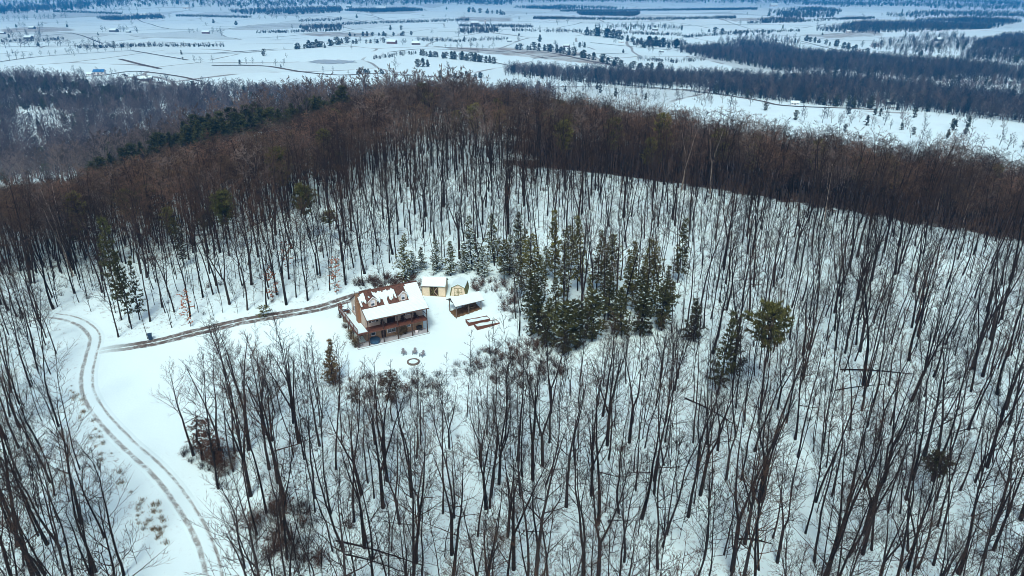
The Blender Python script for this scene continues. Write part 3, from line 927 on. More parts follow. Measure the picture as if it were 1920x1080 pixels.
# keep a hand's breadth of open ground round the driveway and the buildings
ok &= ~((np.hypot(X - HOUSE_XY[0], Y - HOUSE_XY[1]) < 13) | (np.hypot(X + 10, Y - 134) < 12))
ok &= clear_of(X, Y, taken, 1.6) & clear_of(X, Y, np.stack([hx, hy], -1), 2.0)
X, Y, Z, u, v = X[ok], Y[ok], Z[ok], u[ok], v[ok]
g = np.random.default_rng(3)
# crest: beyond it the ridge wood, fuller and browner
crest_x, crest_y, _c = hit([-200,0,200,400,560,700,850,1000,1150,1300,1500,1700,1920], [545,527,520,465,405,356,334,330,340,363,410,445,478])
yc = np.interp(X, crest_x, crest_y)
back = Y > yc + 1
# thin the front slope to the spacing of the photograph, patchily
dens = .84 + .16 * np.sin(X / 17 + 1) * np.sin(Y / 13)
grove = inside([(735,530),(1000,560),(1290,600),(1300,480),(1000,440),(760,470)], u, v)
dens = np.where(grove, .5, dens)
trackside = inside([(120,600),(180,690),(260,810),(345,880),(440,990),(490,1160),(540,1600),(280,1600),(285,1160),(220,980),(145,860),(95,720)], u, v)
dens = np.where(trackside, 0, dens)
keep = back | (g.random(len(X)) < dens)
X, Y, Z, u, v, back = X[keep], Y[keep], Z[keep], u[keep], v[keep], back[keep]
pick = g.choice(len(TREES), len(X), p=np.array([.085,.085,.13,.13,.03,.03,.025,.025,.01,.01,.03,.03,.015,.015,.135,.135,.01,.01,.03,.03]))
size = g.uniform(.72, 1.22, len(X))
tilt = g.normal(0, .03, (len(X), 2))
turn = g.uniform(0, 6.28, len(X))
near_cam = Y < 92
swap = near_cam & (g.random(len(X)) < .35)
pick = np.where(swap, g.choice([4, 5, 6, 7, 8, 9, 12, 13, 16, 17], len(X)), pick)
# the named ones of the photograph first
fX, fY, fZ = [np.concatenate([a, b]) for a, b in ((hx, X[~back]), (hy, Y[~back]), (hz, Z[~back]))]
fP = np.concatenate([np.array([a[2] * 2 + i % 2 for i, a in enumerate(HERO)]), pick[~back]])
fS = np.concatenate([g.uniform(.95, 1.12, len(HERO)), size[~back]])
fT = np.concatenate([np.zeros((len(HERO), 2)), tilt[~back]])
fR = np.concatenate([g.uniform(0, 6.28, len(HERO)), turn[~back]])
Hs = np.array([t[1] for t in TREES])[fP] * fS
u0, v0 = project(fX, fY, fZ); u1, v1 = project(fX, fY, fZ + Hs)
shown = np.clip(np.minimum(v0, 1080) - np.maximum(v1, 0), 0, None) * ((u0 > 0) & (u0 < 1920) | (u1 > 0) & (u1 < 1920))
# the young growth below the yard is low: nothing there reaches up in front of the house
top_row = np.interp(u0, [205, 260, 400, 430, 520, 600, 650, 860, 950, 1010, 1100, 1290, 1340], [500, 690, 690, 620, 585, 610, 692, 695, 655, 610, 600, 560, 0]) + np.where(v0 > 760, np.random.default_rng(77).uniform(-22, 45, len(u0)), np.random.default_rng(78).uniform(0, 45, len(u0)))
low = (v0 > 640) & (v1 < top_row)
cut = np.array([height_to(fX[i], fY[i], fZ[i], top_row[i]) if (low[i] and v0[i] > top_row[i] + 8) else 0. for i in range(len(fX))])
fS = np.where(low, np.minimum(fS, fS * cut / Hs), fS)
drop = low & (cut < 5.0)
fS = np.where(drop, 0, fS)
for nm in ('fX', 'fY', 'fZ', 'fP', 'fS', 'fT', 'fR', 'u0', 'v0', 'shown'):
    globals()[nm] = globals()[nm][~drop]
Hs = np.array([t[1] for t in TREES])[fP] * fS
u1, v1 = project(fX, fY, fZ + Hs)
shown = np.clip(np.minimum(v0, 1080) - np.maximum(v1, 0), 0, None) * ((u0 > 0) & (u0 < 1920) | (u1 > 0) & (u1 < 1920))
order = np.argsort(-shown)
big, rest = order[:300], order[300:]
def region(u, v):
    if u < 260 and v > 560: return "in the wood beside the curving track"
    if u < 660 and v > 690: return "in the thicket below the open yard"
    if u < 1000 and v > 660: return "on the slope below the fire pit"
    if u < 1340 and v > 640: return "on the slope below the pine grove"
    if v > 640: return "on the slope past the umbrella pine"
    if u < 740: return "in the wood behind the driveway"
    return "on the snow above the pine grove"
cls = {}
for i in big:
    cls.setdefault((TREES[fP[i]][0], region(u0[i], v0[i])), []).append(i)
for (look, reg), ids in cls.items():
    ids.sort(key=lambda i: math.hypot(fX[i] - HOUSE_XY[0], fY[i] - HOUSE_XY[1]))
    for k, i in enumerate(ids):
        lab = "%s bare tree %s" % (look, reg)
        if len(ids) > 1: lab += ", %s from the house" % nth(k)
        o = empty("bare_tree", (fX[i], fY[i], fZ[i]), 0, lab, "tree", "leafless trees on the slope round the house")
        o.rotation_euler = (fT[i][0], fT[i][1], fR[i])
        o.scale = (fS[i],) * 3
        link("trunk", TREES[fP[i]][2], o); link("crown", TREES[fP[i]][3], o)
coll_trees = proto_collection("hill_tree", [t[4] for t in TREES])
coll_ridge = proto_collection("ridge_tree", RIDGE)
def vec_rot(t, r): return np.stack([t[:, 0], t[:, 1], r], -1)
scatter("bare_woods", np.stack([fX[rest], fY[rest], fZ[rest]], -1), coll_trees, fP[rest], vec_rot(fT[rest], fR[rest]), np.repeat(fS[rest][:, None], 3, 1), "leafless grey brown woods on the snowy slope round the clearing")
# ridge wood beyond the crest: denser
Q = np.concatenate([poisson(-420, 330, 120, 560, 4.4, 1.0, 9), poisson(-420, -45, 120, 330, 3.9, 1.0, 10)])
x, y = Q[:, 0], Q[:, 1]; z = ground(x, y)
yc = np.interp(x, crest_x, crest_y)
far_edge = np.where(x > -10, yc + 190, 350)
uu, vv = project(x, y, z)
cabin_u = np.hypot(x + 66, y - 340) < 9
okr = (y > yc + 1) & (y < far_edge) & in_view(x, y, z) & clear_of(x, y, taken, 2.5) & ~cabin_u
plateau = (x > -110) & (x < -25) & (y > yc) & (y < 330)
okr &= ~plateau | (g.random(len(x)) < .9)
x, y, z = x[okr], y[okr], z[okr]
n = len(x)
sc = g.uniform(.62, 1.16, n) * (1 + .12 * np.sin(x / 11) * np.sin(y / 13 + 2))
# the wood in front of the spur stays below the line of pines
lim = np.interp(project(x, y, z)[0], [-100, 0, 150, 250, 350, 450, 550, 620, 700, 820, 1000, 1200, 1400, 1600, 1800, 1920], [360, 354, 331, 307, 277, 251, 224, 200, 172, 150, 163, 183, 213, 243, 272, 286])
room = np.array([height_to(x[i], y[i], z[i], lim[i]) if project(x[i], y[i], z[i])[1] > lim[i] + 6 else 0. for i in range(n)])
sc = np.minimum(sc, room / 20 * g.uniform(.85, 1.08, n))
kk = sc > .38
x, y, z, sc = x[kk], y[kk], z[kk], sc[kk]; n = len(x)
scatter("ridge_woods", np.stack([x, y, z], -1), coll_ridge, g.choice(10, n, p=[.14,.14,.10,.13,.12,.11,.11,.11,.01,.03]), np.concatenate([g.normal(0, .04, (n, 2)), g.uniform(0, 6.28, (n, 1))], 1), np.stack([sc, sc, sc * g.uniform(.9, 1.1, n)], -1), "dense brown leafless woods along the ridge behind the clearing")
print("trees", len(fX), "ridge", n)

# --- undergrowth
def trackzone(a, b): return inside([(120,600),(180,690),(260,810),(345,880),(430,990),(470,1160),(300,1160),(240,980),(160,860),(105,720)], a, b)
SH = []
for i in range(5):
    T = shrub(40 + i, 1.5, 16, .8, 4, .013); SH.append(mesh_from("shrub", T.crown.v, T.crown.f, M['twig']))
for i in range(3):
    T = bare_tree(60 + i, H=6, rad=.03, base=.2, limbs=9, reach=.24, kids=(3, 2), tw=.011, lean=.06, sides=3)
    SH.append(mesh_from("sapling", T.trunk.v + T.crown.v, T.trunk.f + [tuple(a + len(T.trunk.v) for a in f) for f in T.crown.f], M['twig']))
for i in range(2):
    T = shrub(80 + i, 1.9, 26, .9, 5, .016, .5); SH.append(mesh_from("brush", T.crown.v + T.leaf.v, T.crown.f + [tuple(a + len(T.crown.v) for a in f) for f in T.leaf.f], M['brush']))
coll_sh = proto_collection("undergrowth_piece", SH)
Q = poisson(-240, 230, 45, 260, 2.5, 1.0, 21)
x, y = Q[:, 0], Q[:, 1]; z = ground(x, y); uu, vv = project(x, y, z)
yc = np.interp(x, crest_x, crest_y)
edge = [(0,0)]
oku = in_view(x, y, z, 3, 10) & ~inside(CLEARING, uu, vv) & (y < yc + 9) & ~trackzone(uu, vv) & ~((np.hypot(x - HOUSE_XY[0], y - HOUSE_XY[1]) < 11) | (np.hypot(x + 10, y - 134) < 11))
oku &= g.random(len(x)) < (.33 + .24 * np.sin(x / 9) * np.sin(y / 11 + 1))
x, y, z = x[oku], y[oku], z[oku]; n = len(x)
idx = g.choice(10, n, p=[.07,.07,.07,.07,.06,.22,.21,.21,.01,.01]); sc = np.where((idx >= 5) & (idx < 8), g.uniform(.6, 1.7, n), g.uniform(.4, 1.0, n))
scatter("undergrowth", np.stack([x, y, z], -1), coll_sh, idx, np.concatenate([np.zeros((n, 2)), g.uniform(0, 6.28, (n, 1))], 1), np.stack([sc] * 3, -1), "thin leafless brush and saplings on the snowy forest floor")
# thick brush in belts the photograph shows: pixel polygon, spacing, scale, brushy share
def belt(name, poly, cell, smin, smax, ids, label, seed):
    bx, by, bz = hit(*zip(*poly))
    Qb = poisson(bx.min(), bx.max(), by.min(), by.max(), cell, 1, seed)
    zz = ground(Qb[:, 0], Qb[:, 1]); a, b = project(Qb[:, 0], Qb[:, 1], zz)
    k = inside(poly, a, b)
    Qb, zz = Qb[k], zz[k]; m = len(Qb)
    gg = np.random.default_rng(seed); s = gg.uniform(smin, smax, m)
    return scatter(name, np.stack([Qb[:, 0], Qb[:, 1], zz], -1), coll_sh, gg.choice(ids, m), np.concatenate([np.zeros((m, 2)), gg.uniform(0, 6.28, (m, 1))], 1), np.stack([s] * 3, -1), label)
belt("brush_thicket", [(845,688),(900,660),(960,632),(1010,640),(1060,700),(1000,735),(900,715),(850,712)], 1.45, .6, 1.15, [0,1,2,3,4,8,9], "purple brown brush thicket curving round the lower edge of the yard", 31)
belt("brush_thicket", [(490,950),(560,930),(610,990),(600,1075),(500,1078),(465,1010)], 1.5, .7, 1.7, [0,1,2,5,8,9], "brown brush thicket at the foot of the woods beside the track", 32)
belt("brush_thicket", [(330,850),(400,830),(450,850),(430,905),(370,880)], .9, .6, 1.2, [0,1,2,8], "ragged brush along the outer bank of the track bend", 33)
belt("brush_thicket", [(640,715),(720,705),(830,700),(850,730),(760,760),(660,750)], 1.3, .6, 1.2, [0,1,2,3,4,8], "low twiggy brush between the fire pit and the woods", 34)
belt("brush_thicket", [(880,520),(960,530),(985,600),(950,600),(930,560),(890,545)], 1.7, .7, 1.3, [0,1,2,8,9], "reddish brown brush behind the pavilion", 35)
belt("brush_thicket", [(660,528),(740,520),(790,520),(790,550),(740,548),(670,542)], 1.1, .6, 1.2, [0,1,8,9], "dark brush heap between the house and the tan shed", 36)
# dry grass tufts on the verge of the track
GR = []
for i in range(3):
    T = shrub(140 + i, .7, 36, .9, 1, .012); GR.append(mesh_from("tuft", T.crown.v, T.crown.f, M['dry_grass']))
coll_gr = proto_collection("grass_tuft", GR)
def grass(poly, cell, label, seed):
    bx, by, bz = hit(*zip(*poly)); gg = np.random.default_rng(seed)
    Qb = poisson(bx.min(), bx.max(), by.min(), by.max(), cell, .7, seed)
    zz = ground(Qb[:, 0], Qb[:, 1]); a, b = project(Qb[:, 0], Qb[:, 1], zz); k = inside(poly, a, b); Qb, zz = Qb[k], zz[k]; m = len(Qb); s = gg.uniform(.5, 1.3, m)
    scatter("dry_grass", np.stack([Qb[:, 0], Qb[:, 1], zz], -1), coll_gr, gg.integers(0, 3, m), np.concatenate([np.zeros((m, 2)), gg.uniform(0, 6.28, (m, 1))], 1), np.stack([s] * 3, -1), label)
grass([(245,950),(290,930),(320,980),(310,1030),(270,1010)], .7, "tuft patch of dry tan grass on the inner verge of the track", 41)
grass([(118,720),(138,715),(215,850),(275,940),(255,950),(185,860)], 1.2, "dry tan grass along the wood side of the track", 42)

# --- trees with leaves or vines still on
def leafy(name, u, v, vtop, label, cat, mat, group=None, **kw):
    x, y, z = at(u, v); h = height_to(x, y, z, vtop)
    T = pine_tree(int(u * 7 + v), H=h, **kw)
    o = empty(name, (x, y, z), 0, label, cat, group)
    link("trunk", mesh_from("trunk", T.trunk.v, T.trunk.f, M['bark']), o)
    link("crown", mesh_from("crown", T.crown.v, T.crown.f, mat), o)
for u, v, t, lab in ((512,562,500,"oak sapling with rust red leaves behind the driveway middle"),(632,552,480,"largest oak sapling with rust red leaves, behind the house end of the driveway"),
                     (357,612,540,"oak sapling with rust red leaves just above the blue bin"),(540,505,450,"small rust red oak sapling higher up behind the driveway"),(495,595,575,"tiny green pine seedling beside the driveway")):
    leafy("oak_sapling" if "oak" in lab else "pine_seedling", u, v, t, lab, "sapling", M['dead_leaf'] if "oak" in lab else M['needle'], "leafy saplings by the driveway", rad=.05, base=.1, spread=1.5, whorls=9, per=4, tufts=6, size=.32, w=.09, shape='round', n=4)
leafy("cedar_tree", 625, 722, 638, "bronze green cone shaped cedar standing before the house", "cedar tree", M['cedar'], rad=.12, base=.04, spread=1.9, whorls=24, per=9, tufts=7, size=.4, w=.06, shape='cone', droop=.25, n=6)
leafy("vine_tangle", 735, 790, 700, "large round tangle of brown vines in a treetop below the fire pit", "vine", M['vine'], rad=.1, base=.48, spread=2.1, whorls=10, per=8, tufts=7, size=.45, w=.05, shape='round', n=6)
leafy("vine_tangle", 672, 800, 726, "small round tangle of brown vines in a treetop before the house", "vine", M['vine'], rad=.08, base=.6, spread=1.2, whorls=7, per=7, tufts=5, size=.35, w=.05, shape='round', n=5)
leafy("vine_snag", 405, 872, 785, "broken snag smothered in dark vines at the yard corner", "tree", M['brush'], rad=.2, base=.05, spread=1.5, whorls=14, per=7, tufts=6, size=.4, w=.06, shape='round', droop=-.5, n=6)
leafy("vine_snag", 380, 862, 780, "second vine smothered snag leaning out over the yard corner", "tree", M['brush'], rad=.2, base=.3, spread=1.6, whorls=9, per=7, tufts=6, size=.4, w=.06, shape='round', droop=-.5, n=6)

# --- fallen trunks
for u1, v1, u2, v2, rr, lab in ((1575,694,1725,702,.2,"fallen trunk lying level across the slope past the umbrella pine"),(1565,733,1678,718,.13,"thin fallen trunk just below the level fallen trunk"),(1285,748,1392,804,.17,"fallen trunk with root end, below the ragged pine"),
        (630,1015,800,1062,.18,"long fallen trunk slanting across the bottom of the woods"),(645,1040,765,1075,.14,"shorter fallen trunk beside the long slanting one"),(1385,1012,1450,1020,.2,"short broken trunk on the snow at the bottom of the slope"),(1780,815,1850,800,.12,"thin dead trunk fallen low on the steep slope")):
    (x1, x2), (y1, y2), (z1, z2) = hit([u1, u2], [v1, v2])
    mb = MB(); k = 8
    pts = [(x1 + (x2 - x1) * t / k, y1 + (y2 - y1) * t / k, 0) for t in range(k + 1)]
    pts = [(a, b, gz(a, b) + rr * .7 + .25 * math.sin(i * .5)) for i, (a, b, c) in enumerate(pts)]
    rr *= .72
    mb.tube(pts, [rr * (1.1 - .7 * i / k) for i in range(k + 1)], 7)
    T = Tree(int(u1)); base_ = Vector(pts[0])
    for j in range(9):
        p = Vector(pts[3 + j % 5]); d = Vector((T.r.gauss(0, 1), T.r.gauss(0, 1), abs(T.r.gauss(0, .8)))).normalized()
        T.spike(mb, p, p + d * T.r.uniform(.8, 2.4), .035)
    vs2 = [tuple(Vector(q) - base_) for q in mb.v]
    o = link("fallen_trunk", mesh_from("fallen_trunk", vs2, mb.f, M['bark']), None, base_)
    tag(o, lab, "fallen tree", "fallen trunks on the slope")
# ------------------------------------------------------------------ the house
M['siding'] = None
def siding_material():
    m, nt, N, L, bs = new_mat("beige_lap_siding")
    co = coords(nt)
    sp = N.new("ShaderNodeSeparateXYZ"); L.new(co, sp.inputs[0])
    fr = mth(nt, 'FRACT', mth(nt, 'MULTIPLY', sp.outputs[2], 5.0))
    n = noise(nt, 1.2, 4, .6, co)
    c = ramp(nt, n, [(.3, (.52, .45, .37)), (.7, (.62, .55, .46))])
    L.new(c, bs.inputs["Base Color"]); bs.inputs["Roughness"].default_value = .6
    bump(nt, fr, .8, .03, bs)
    return m
def masonry_material(name, a, b, mortar, sx, sy):
    m, nt, N, L, bs = new_mat(name)
    co = coords(nt)
    sp = N.new("ShaderNodeSeparateXYZ"); L.new(co, sp.inputs[0])
    cb = N.new("ShaderNodeCombineXYZ")
    L.new(mth(nt, 'ADD', sp.outputs[0], sp.outputs[1]), cb.inputs[0]); L.new(sp.outputs[2], cb.inputs[1])
    br = N.new("ShaderNodeTexBrick")
    br.inputs["Scale"].default_value = 1.0; br.inputs["Brick Width"].default_value = sx; br.inputs["Row Height"].default_value = sy
    br.inputs["Mortar Size"].default_value = sy * .1
    br.inputs["Color1"].default_value = (*a, 1); br.inputs["Color2"].default_value = (*b, 1); br.inputs["Mortar"].default_value = (*mortar, 1)
    L.new(cb.outputs[0], br.inputs["Vector"])
    n = noise(nt, 2.2, 5, .7, co)
    c = mixc(nt, mth(nt, 'MULTIPLY', n, .7), br.outputs["Color"], tuple((p + q) * .42 for p, q in zip(a, b)))
    L.new(c, bs.inputs["Base Color"]); bs.inputs["Roughness"].default_value = .85
    bump(nt, br.outputs["Fac"], -.6, .02, bs)
    return m
def shingle_material():
    m, nt, N, L, bs = new_mat("brown_shingles")
    co = coords(nt)
    sp = N.new("ShaderNodeSeparateXYZ"); L.new(co, sp.inputs[0])
    fr = mth(nt, 'FRACT', mth(nt, 'MULTIPLY', sp.outputs[1], 6.0))
    v = N.new("ShaderNodeTexVoronoi"); v.inputs["Scale"].default_value = 3.5; L.new(co, v.inputs["Vector"])
    n = noise(nt, 2.5, 5, .7, co)
    c = ramp(nt, mth(nt, 'ADD', mth(nt, 'MULTIPLY', n, .6), mth(nt, 'MULTIPLY', v.outputs["Color"], .4)), [(.25, (.06, .03, .022)), (.75, (.145, .075, .052))])
    L.new(c, bs.inputs["Base Color"]); bs.inputs["Roughness"].default_value = .8
    bump(nt, fr, .6, .02, bs)
    return m
M['siding'] = siding_material()
M['stone'] = masonry_material("brown_stone_veneer", (.34, .21, .12), (.47, .31, .19), (.38, .30, .22), .45, .2)
M['brick'] = masonry_material("chimney_brick", (.22, .115, .06), (.30, .17, .09), (.25, .20, .15), .22, .075)
M['shingle'] = shingle_material()
M['deckwood'] = plain("red_brown_deck_stain", (.11, .048, .033), .7, .35, 2.0)
M['darkwood'] = plain("dark_post_wood", (.05, .032, .026), .75, .4, 2.0)
M['white'] = plain("white_trim_paint", (.78, .79, .79), .5, .06, 2.0)
M['shutter'] = plain("dark_shutter_paint", (.022, .025, .024), .5, .3, 2.0)
M['door'] = plain("dark_door_wood", (.035, .02, .016), .5, .4, 3.0)
M['trim'] = plain("brown_fascia", (.12, .07, .05), .6, .25, 2.0)
M['concrete'] = plain("concrete", (.34, .38, .40), .85, .15, 1.2, bumps=.01)
M['tan'] = plain("tan_shed_siding", (.66, .58, .42), .7, .10, 2.5)
M['cream'] = plain("cream_shed_siding", (.70, .64, .48), .7, .10, 2.5)
M['olive'] = plain("olive_green_trim", (.14, .145, .05), .65, .25, 2.5)
M['tan_trim'] = plain("shed_corner_trim", (.44, .36, .23), .7, .15, 2.5)
M['shed_dark'] = plain("shed_inside_wood", (.045, .03, .02), .9, .5, 2.0)  # dark colour standing in for the shade inside the shed
M['soil'] = plain("bare_soil_and_straw", (.13, .085, .045), .95, .5, 1.5, bumps=.05)
M['redwood'] = plain("red_stained_timber", (.125, .052, .035), .75, .35, 2.0)
M['greywood'] = plain("weathered_timber", (.16, .13, .11), .8, .35, 2.0)
M['blue'] = plain("blue_plastic", (.02, .055, .10), .45, .25, 2.0)
M['bluetub'] = plain("blue_tub_cover", (.03, .085, .15), .5, .25, 2.0)
M['grey_plastic'] = plain("grey_plastic", (.20, .22, .24), .6, .2, 2.0)
M['black'] = plain("black_metal", (.015, .015, .016), .5, .3, 2.0)
M['firestone'] = plain("fire_ring_stone", (.15, .13, .11), .9, .35, 3.0, bumps=.03)
def glass_material():
    m, nt, N, L, bs = new_mat("window_glass")
    bs.inputs["Base Color"].default_value = (.05, .07, .09, 1)
    bs.inputs["Roughness"].default_value = .08
    bs.inputs["Specular IOR Level"].default_value = .8
    return m
M['glass'] = glass_material()
M['blind'] = plain("window_blind", (.55, .60, .64), .6, .05, 2.0)

HX, HY, HA = -26.5, 118.3, R(28.5)
HL, HD = 11.7, 2.9                 # porch length, deck height
WF, WB, WR = 2.1, 10.4, 5.6        # front wall, back wall, ridge (from the porch front)
RH = 8.8                          # ridge height
LEFT = -2.1                        # outer edge of the side deck
house = empty("house", (HX, HY, 0.02), HA, "two storey beige house with red brown roof half under snow and wraparound deck", "house")
# shell
MB().box(.05, HL - .15, WF, WB, -.4, HD - .25).build("basement_wall", M['stone'], house)
EAVE_F, EAVE_B = 6.45, 5.55
prof = [(WF, HD - .25), (WB, HD - .25), (WB, EAVE_B - .1), (WR, RH - .12), (WF, EAVE_F - .1)]
MB().prism(prof, 'x', .05, HL - .15).build("wall", M['siding'], house)
# porch cheek at the gable ends: siding under the porch slope
# roof: main front slope, porch slope, back slope
def slab(mb, p0, p1, x0, x1, t):
    """sloped slab between section points p0, p1 (y,z), thickness t downwards"""
    mb.prism([p0, p1, (p1[0], p1[1] - t), (p0[0], p0[1] - t)][::-1], 'x', x0, x1)
RX0, RX1 = -.25, HL + .22
roof = MB()
slab(roof, (WF - .02, EAVE_F + .02), (WR, RH), RX0, RX1, .14)
slab(roof, (WR, RH), (WB + .45, EAVE_B - .32), RX0, RX1, .14)
roof_o = roof.build("roof", M['shingle'], house)
pr_ = MB(); slab(pr_, (-.42, 5.42), (WF - .02, EAVE_F + .02), RX0, RX1, .14)
pr_.build("porch_roof", M['shingle'], house)
# fascia, rakes, gutter
f = MB(); f.box(RX0, RX1, -.47, -.425, 5.24, 5.44); f.build("gutter", M['trim'], roof_o)
for xx in (RX0 - .05, RX1 + .003):
    f = MB(); f.prism([(-.42, 5.44), (-.42, 5.2), (WF, EAVE_F - .2), (WR, RH - .22), (WB + .45, EAVE_B - .54), (WB + .45, EAVE_B - .30), (WR, RH + .03), (WF, EAVE_F + .04)][::-1], 'x', xx, xx + .045)
    f.build("rake_board", M['trim'], roof_o)
MB().box(RX0, RX1, WR - .12, WR + .12, RH - .04, RH + .05).build("ridge_cap", M['shingle'], roof_o)
# porch ceiling beam and end gables
MB().box(.0, HL, .02, .16, 5.15, 5.36).build("porch_beam", M['trim'], house)
# snow lying on the roof: cells of the slopes that are still covered
def snow_cells(name, parent, section, x0, x1, covered, thick, nx, ny):
    (ya, za), (yb, zb) = section
    gx, gy = np.linspace(x0, x1, nx + 1), np.linspace(0, 1, ny + 1)
    nrm = Vector((0, za - zb, yb - ya)).normalized() if (yb - ya) > 0 else Vector((0, zb - za, ya - yb)).normalized()
    if nrm.z < 0: nrm = -nrm
    mb = MB()
    cov = np.zeros((nx, ny), bool)
    for i in range(nx):
        for j in range(ny):
            cov[i, j] = covered((gx[i] + gx[i + 1]) / 2, (gy[j] + gy[j + 1]) / 2)
    def P3(i, j, up):
        x, t = gx[i], gy[j]
        jx = .05 * math.sin(i * 12.9 + j * 78.2) if 0 < i < nx else 0
        k = up * (1 + .25 * math.sin(i * 1.3 + j * .9))
        return (x + jx + nrm.x * k, ya + (yb - ya) * t + nrm.y * k, za + (zb - za) * t + nrm.z * k)
    top, bot = {}, {}
    def vt(d, i, j, up):
        if (i, j) not in d:
            mb.v.append(P3(i, j, up)); d[(i, j)] = len(mb.v) - 1
        return d[(i, j)]
    for i in range(nx):
        for j in range(ny):
            if not cov[i, j]: continue
            a = [vt(top, i, j, thick), vt(top, i + 1, j, thick), vt(top, i + 1, j + 1, thick), vt(top, i, j + 1, thick)]
            mb.f.append(tuple(a))
            for (di, dj, (p, q)) in ((0, -1, ((i, j), (i + 1, j))), (1, 0, ((i + 1, j), (i + 1, j + 1))), (0, 1, ((i + 1, j + 1), (i, j + 1))), (-1, 0, ((i, j + 1), (i, j)))):
                ii, jj = i + di, j + dj
                if 0 <= ii < nx and 0 <= jj < ny and cov[ii, jj]: continue
                mb.f.append((vt(top, *p, thick), vt(bot, *p, .004), vt(bot, *q, .004), vt(top, *q, thick)))
    return mb.build(name, M['snow'], parent)
def wig(x, a=1.0): return a * (.10 * math.sin(x * 5.1) + .07 * math.sin(x * 11.7 + 1) + .05 * math.sin(x * 23 + 2))
def main_cover(x, t):          # t 0 at the porch line, 1 at the ridge
    if x < .35: return .45 + wig(x, .3) < t < .78 or (t > .2 and x < .1)
    if x < 1.1: return .40 + wig(x, .5) < t < .80 + .1 * x
    if x < 2.7: return False
    if t > .80 + wig(x, .35) and x < 9.4: return False
    if t > .93 and x >= 9.4: return False
    if x < 6.9:
        if 2.7 < x < 4.2 and t < .34 + wig(x): return t < .04
        if 5.0 < x < 6.9 and t < .36 + wig(x): return t < .03
        return True
    if x < 9.0: return t < .06
    return True
snow_cells("snow_patch", roof_o, ((WF - .02, EAVE_F + .03), (WR, RH + .01)), RX0 + .05, RX1 - .03, main_cover, .07, 110, 40)
snow_cells("snow_sheet", roof_o, ((-.44, 5.43), (WF + .10, EAVE_F + .07)), RX0 + .03, RX1 - .02, lambda x, t: True, .10, 70, 10)
snow_cells("back_snow", roof_o, ((WB + .44, EAVE_B - .31), (WR + .15, RH - .08)), RX0 + .05, RX1 - .05, lambda x, t: t < .9, .07, 30, 12)
# windows
def window(parent, c, w, h, face, shutters=False, cols=2, rows=2, blind=False):
    """c: centre on the wall plane; face 'f' = towards -y, 'l' = towards -x"""
    def bx(a0, a1, d0, d1, z0, z1):     # a: along the wall, d: outward distance
        if face == 'f': return MB().box(c[0] + a0, c[0] + a1, c[1] - d1, c[1] - d0, c[2] + z0, c[2] + z1)
        return MB().box(c[0] - d1, c[0] - d0, c[1] + a0, c[1] + a1, c[2] + z0, c[2] + z1)
    fr = bx(-w / 2, w / 2, .0, .05, h / 2 - .09, h / 2).build("window", M['white'], parent)
    for a in (bx(-w / 2, w / 2, 0, .07, -h / 2, -h / 2 + .09), bx(-w / 2, -w / 2 + .09, 0, .05, -h / 2 + .09, h / 2 - .09), bx(w / 2 - .09, w / 2, 0, .05, -h / 2 + .09, h / 2 - .09)):
        a.build("frame", M['white'], fr)
    iw, ih = w - .18, h - .18
    for i in range(cols):
        for j in range(rows):
            bx(-iw / 2 + iw * i / cols + .02, -iw / 2 + iw * (i + 1) / cols - .02, .005, .02, -ih / 2 + ih * j / rows + .02, -ih / 2 + ih * (j + 1) / rows - .02).build("pane", M['blind'] if blind and j == rows - 1 else M['glass'], fr)
    m = MB()
    for i in range(1, cols): q = bx(-iw / 2 + iw * i / cols - .02, -iw / 2 + iw * i / cols + .02, 0, .03, -ih / 2, ih / 2); m.add(q.v, q.f)
    if cols > 1: m.build("mullion", M['white'], fr)
    m = MB()
    for j in range(1, rows): q = bx(-iw / 2, iw / 2, 0, .035, -ih / 2 + ih * j / rows - .02, -ih / 2 + ih * j / rows + .02); m.add(q.v, q.f)
    m.build("meeting_rail", M['white'], fr)
    if shutters:
        for s in (-1, 1):
            bx(s * (w / 2 + .22) - .19, s * (w / 2 + .22) + .19, 0, .05, -h / 2, h / 2).build("shutter", M['shutter'], parent)
    return fr
window(house, (1.75, WF, 4.35), .95, 1.35, 'f', True, 1, 2, True)
window(house, (8.55, WF, 4.35), .95, 1.35, 'f', True, 1, 2, True)
window(house, (1.5, WF, 1.55), 1.0, 1.25, 'f', False, 1, 2)
window(house, (5.1, WF, 1.55), 1.75, 1.6, 'f', False, 2, 2)
window(house, (8.6, WF, 1.65), .85, 1.1, 'f', False, 1, 2, True)
window(house, (.05, 8.3, 4.4), .9, 1.35, 'l', True, 2, 2)
# doors
d = MB().box(4.35, 5.95, WF - .06, WF, HD, HD + 2.2).build("front_door", M['door'], house)
for a0 in (4.45, 5.2):
    MB().box(a0, a0 + .62, WF - .085, WF - .063, HD + .15, HD + 2.05).build("door_leaf", M['door'], d)
ring = MB(); ring.tube([(5.5 + .2 * math.cos(t * .4189), WF - .14, HD + 1.5 + .2 * math.sin(t * .4189)) for t in range(16)], [.06] * 16, 6, False)
wr_ = ring.build("wreath", M['white'], None); wr_.parent = house
MB().box(3.05, 3.95, WF - .05, WF, .05, 2.1).build("basement_door", M['door'], house)
# the chimney on the gable
ch = MB().box(-.50, .04, 4.35, 5.75, -.2, 7.2)
ch.box(-.46, .04, 4.6, 5.5, 7.2, 9.1)
ch_o = ch.build("chimney", M['brick'], house)
MB().box(-.56, .10, 4.5, 5.6, 9.1, 9.25).build("chimney_cap", M['concrete'], ch_o)
MB().box(-.50, .04, 4.55, 5.55, 9.254, 9.33).build("snow_cap", M['snow'], ch_o)
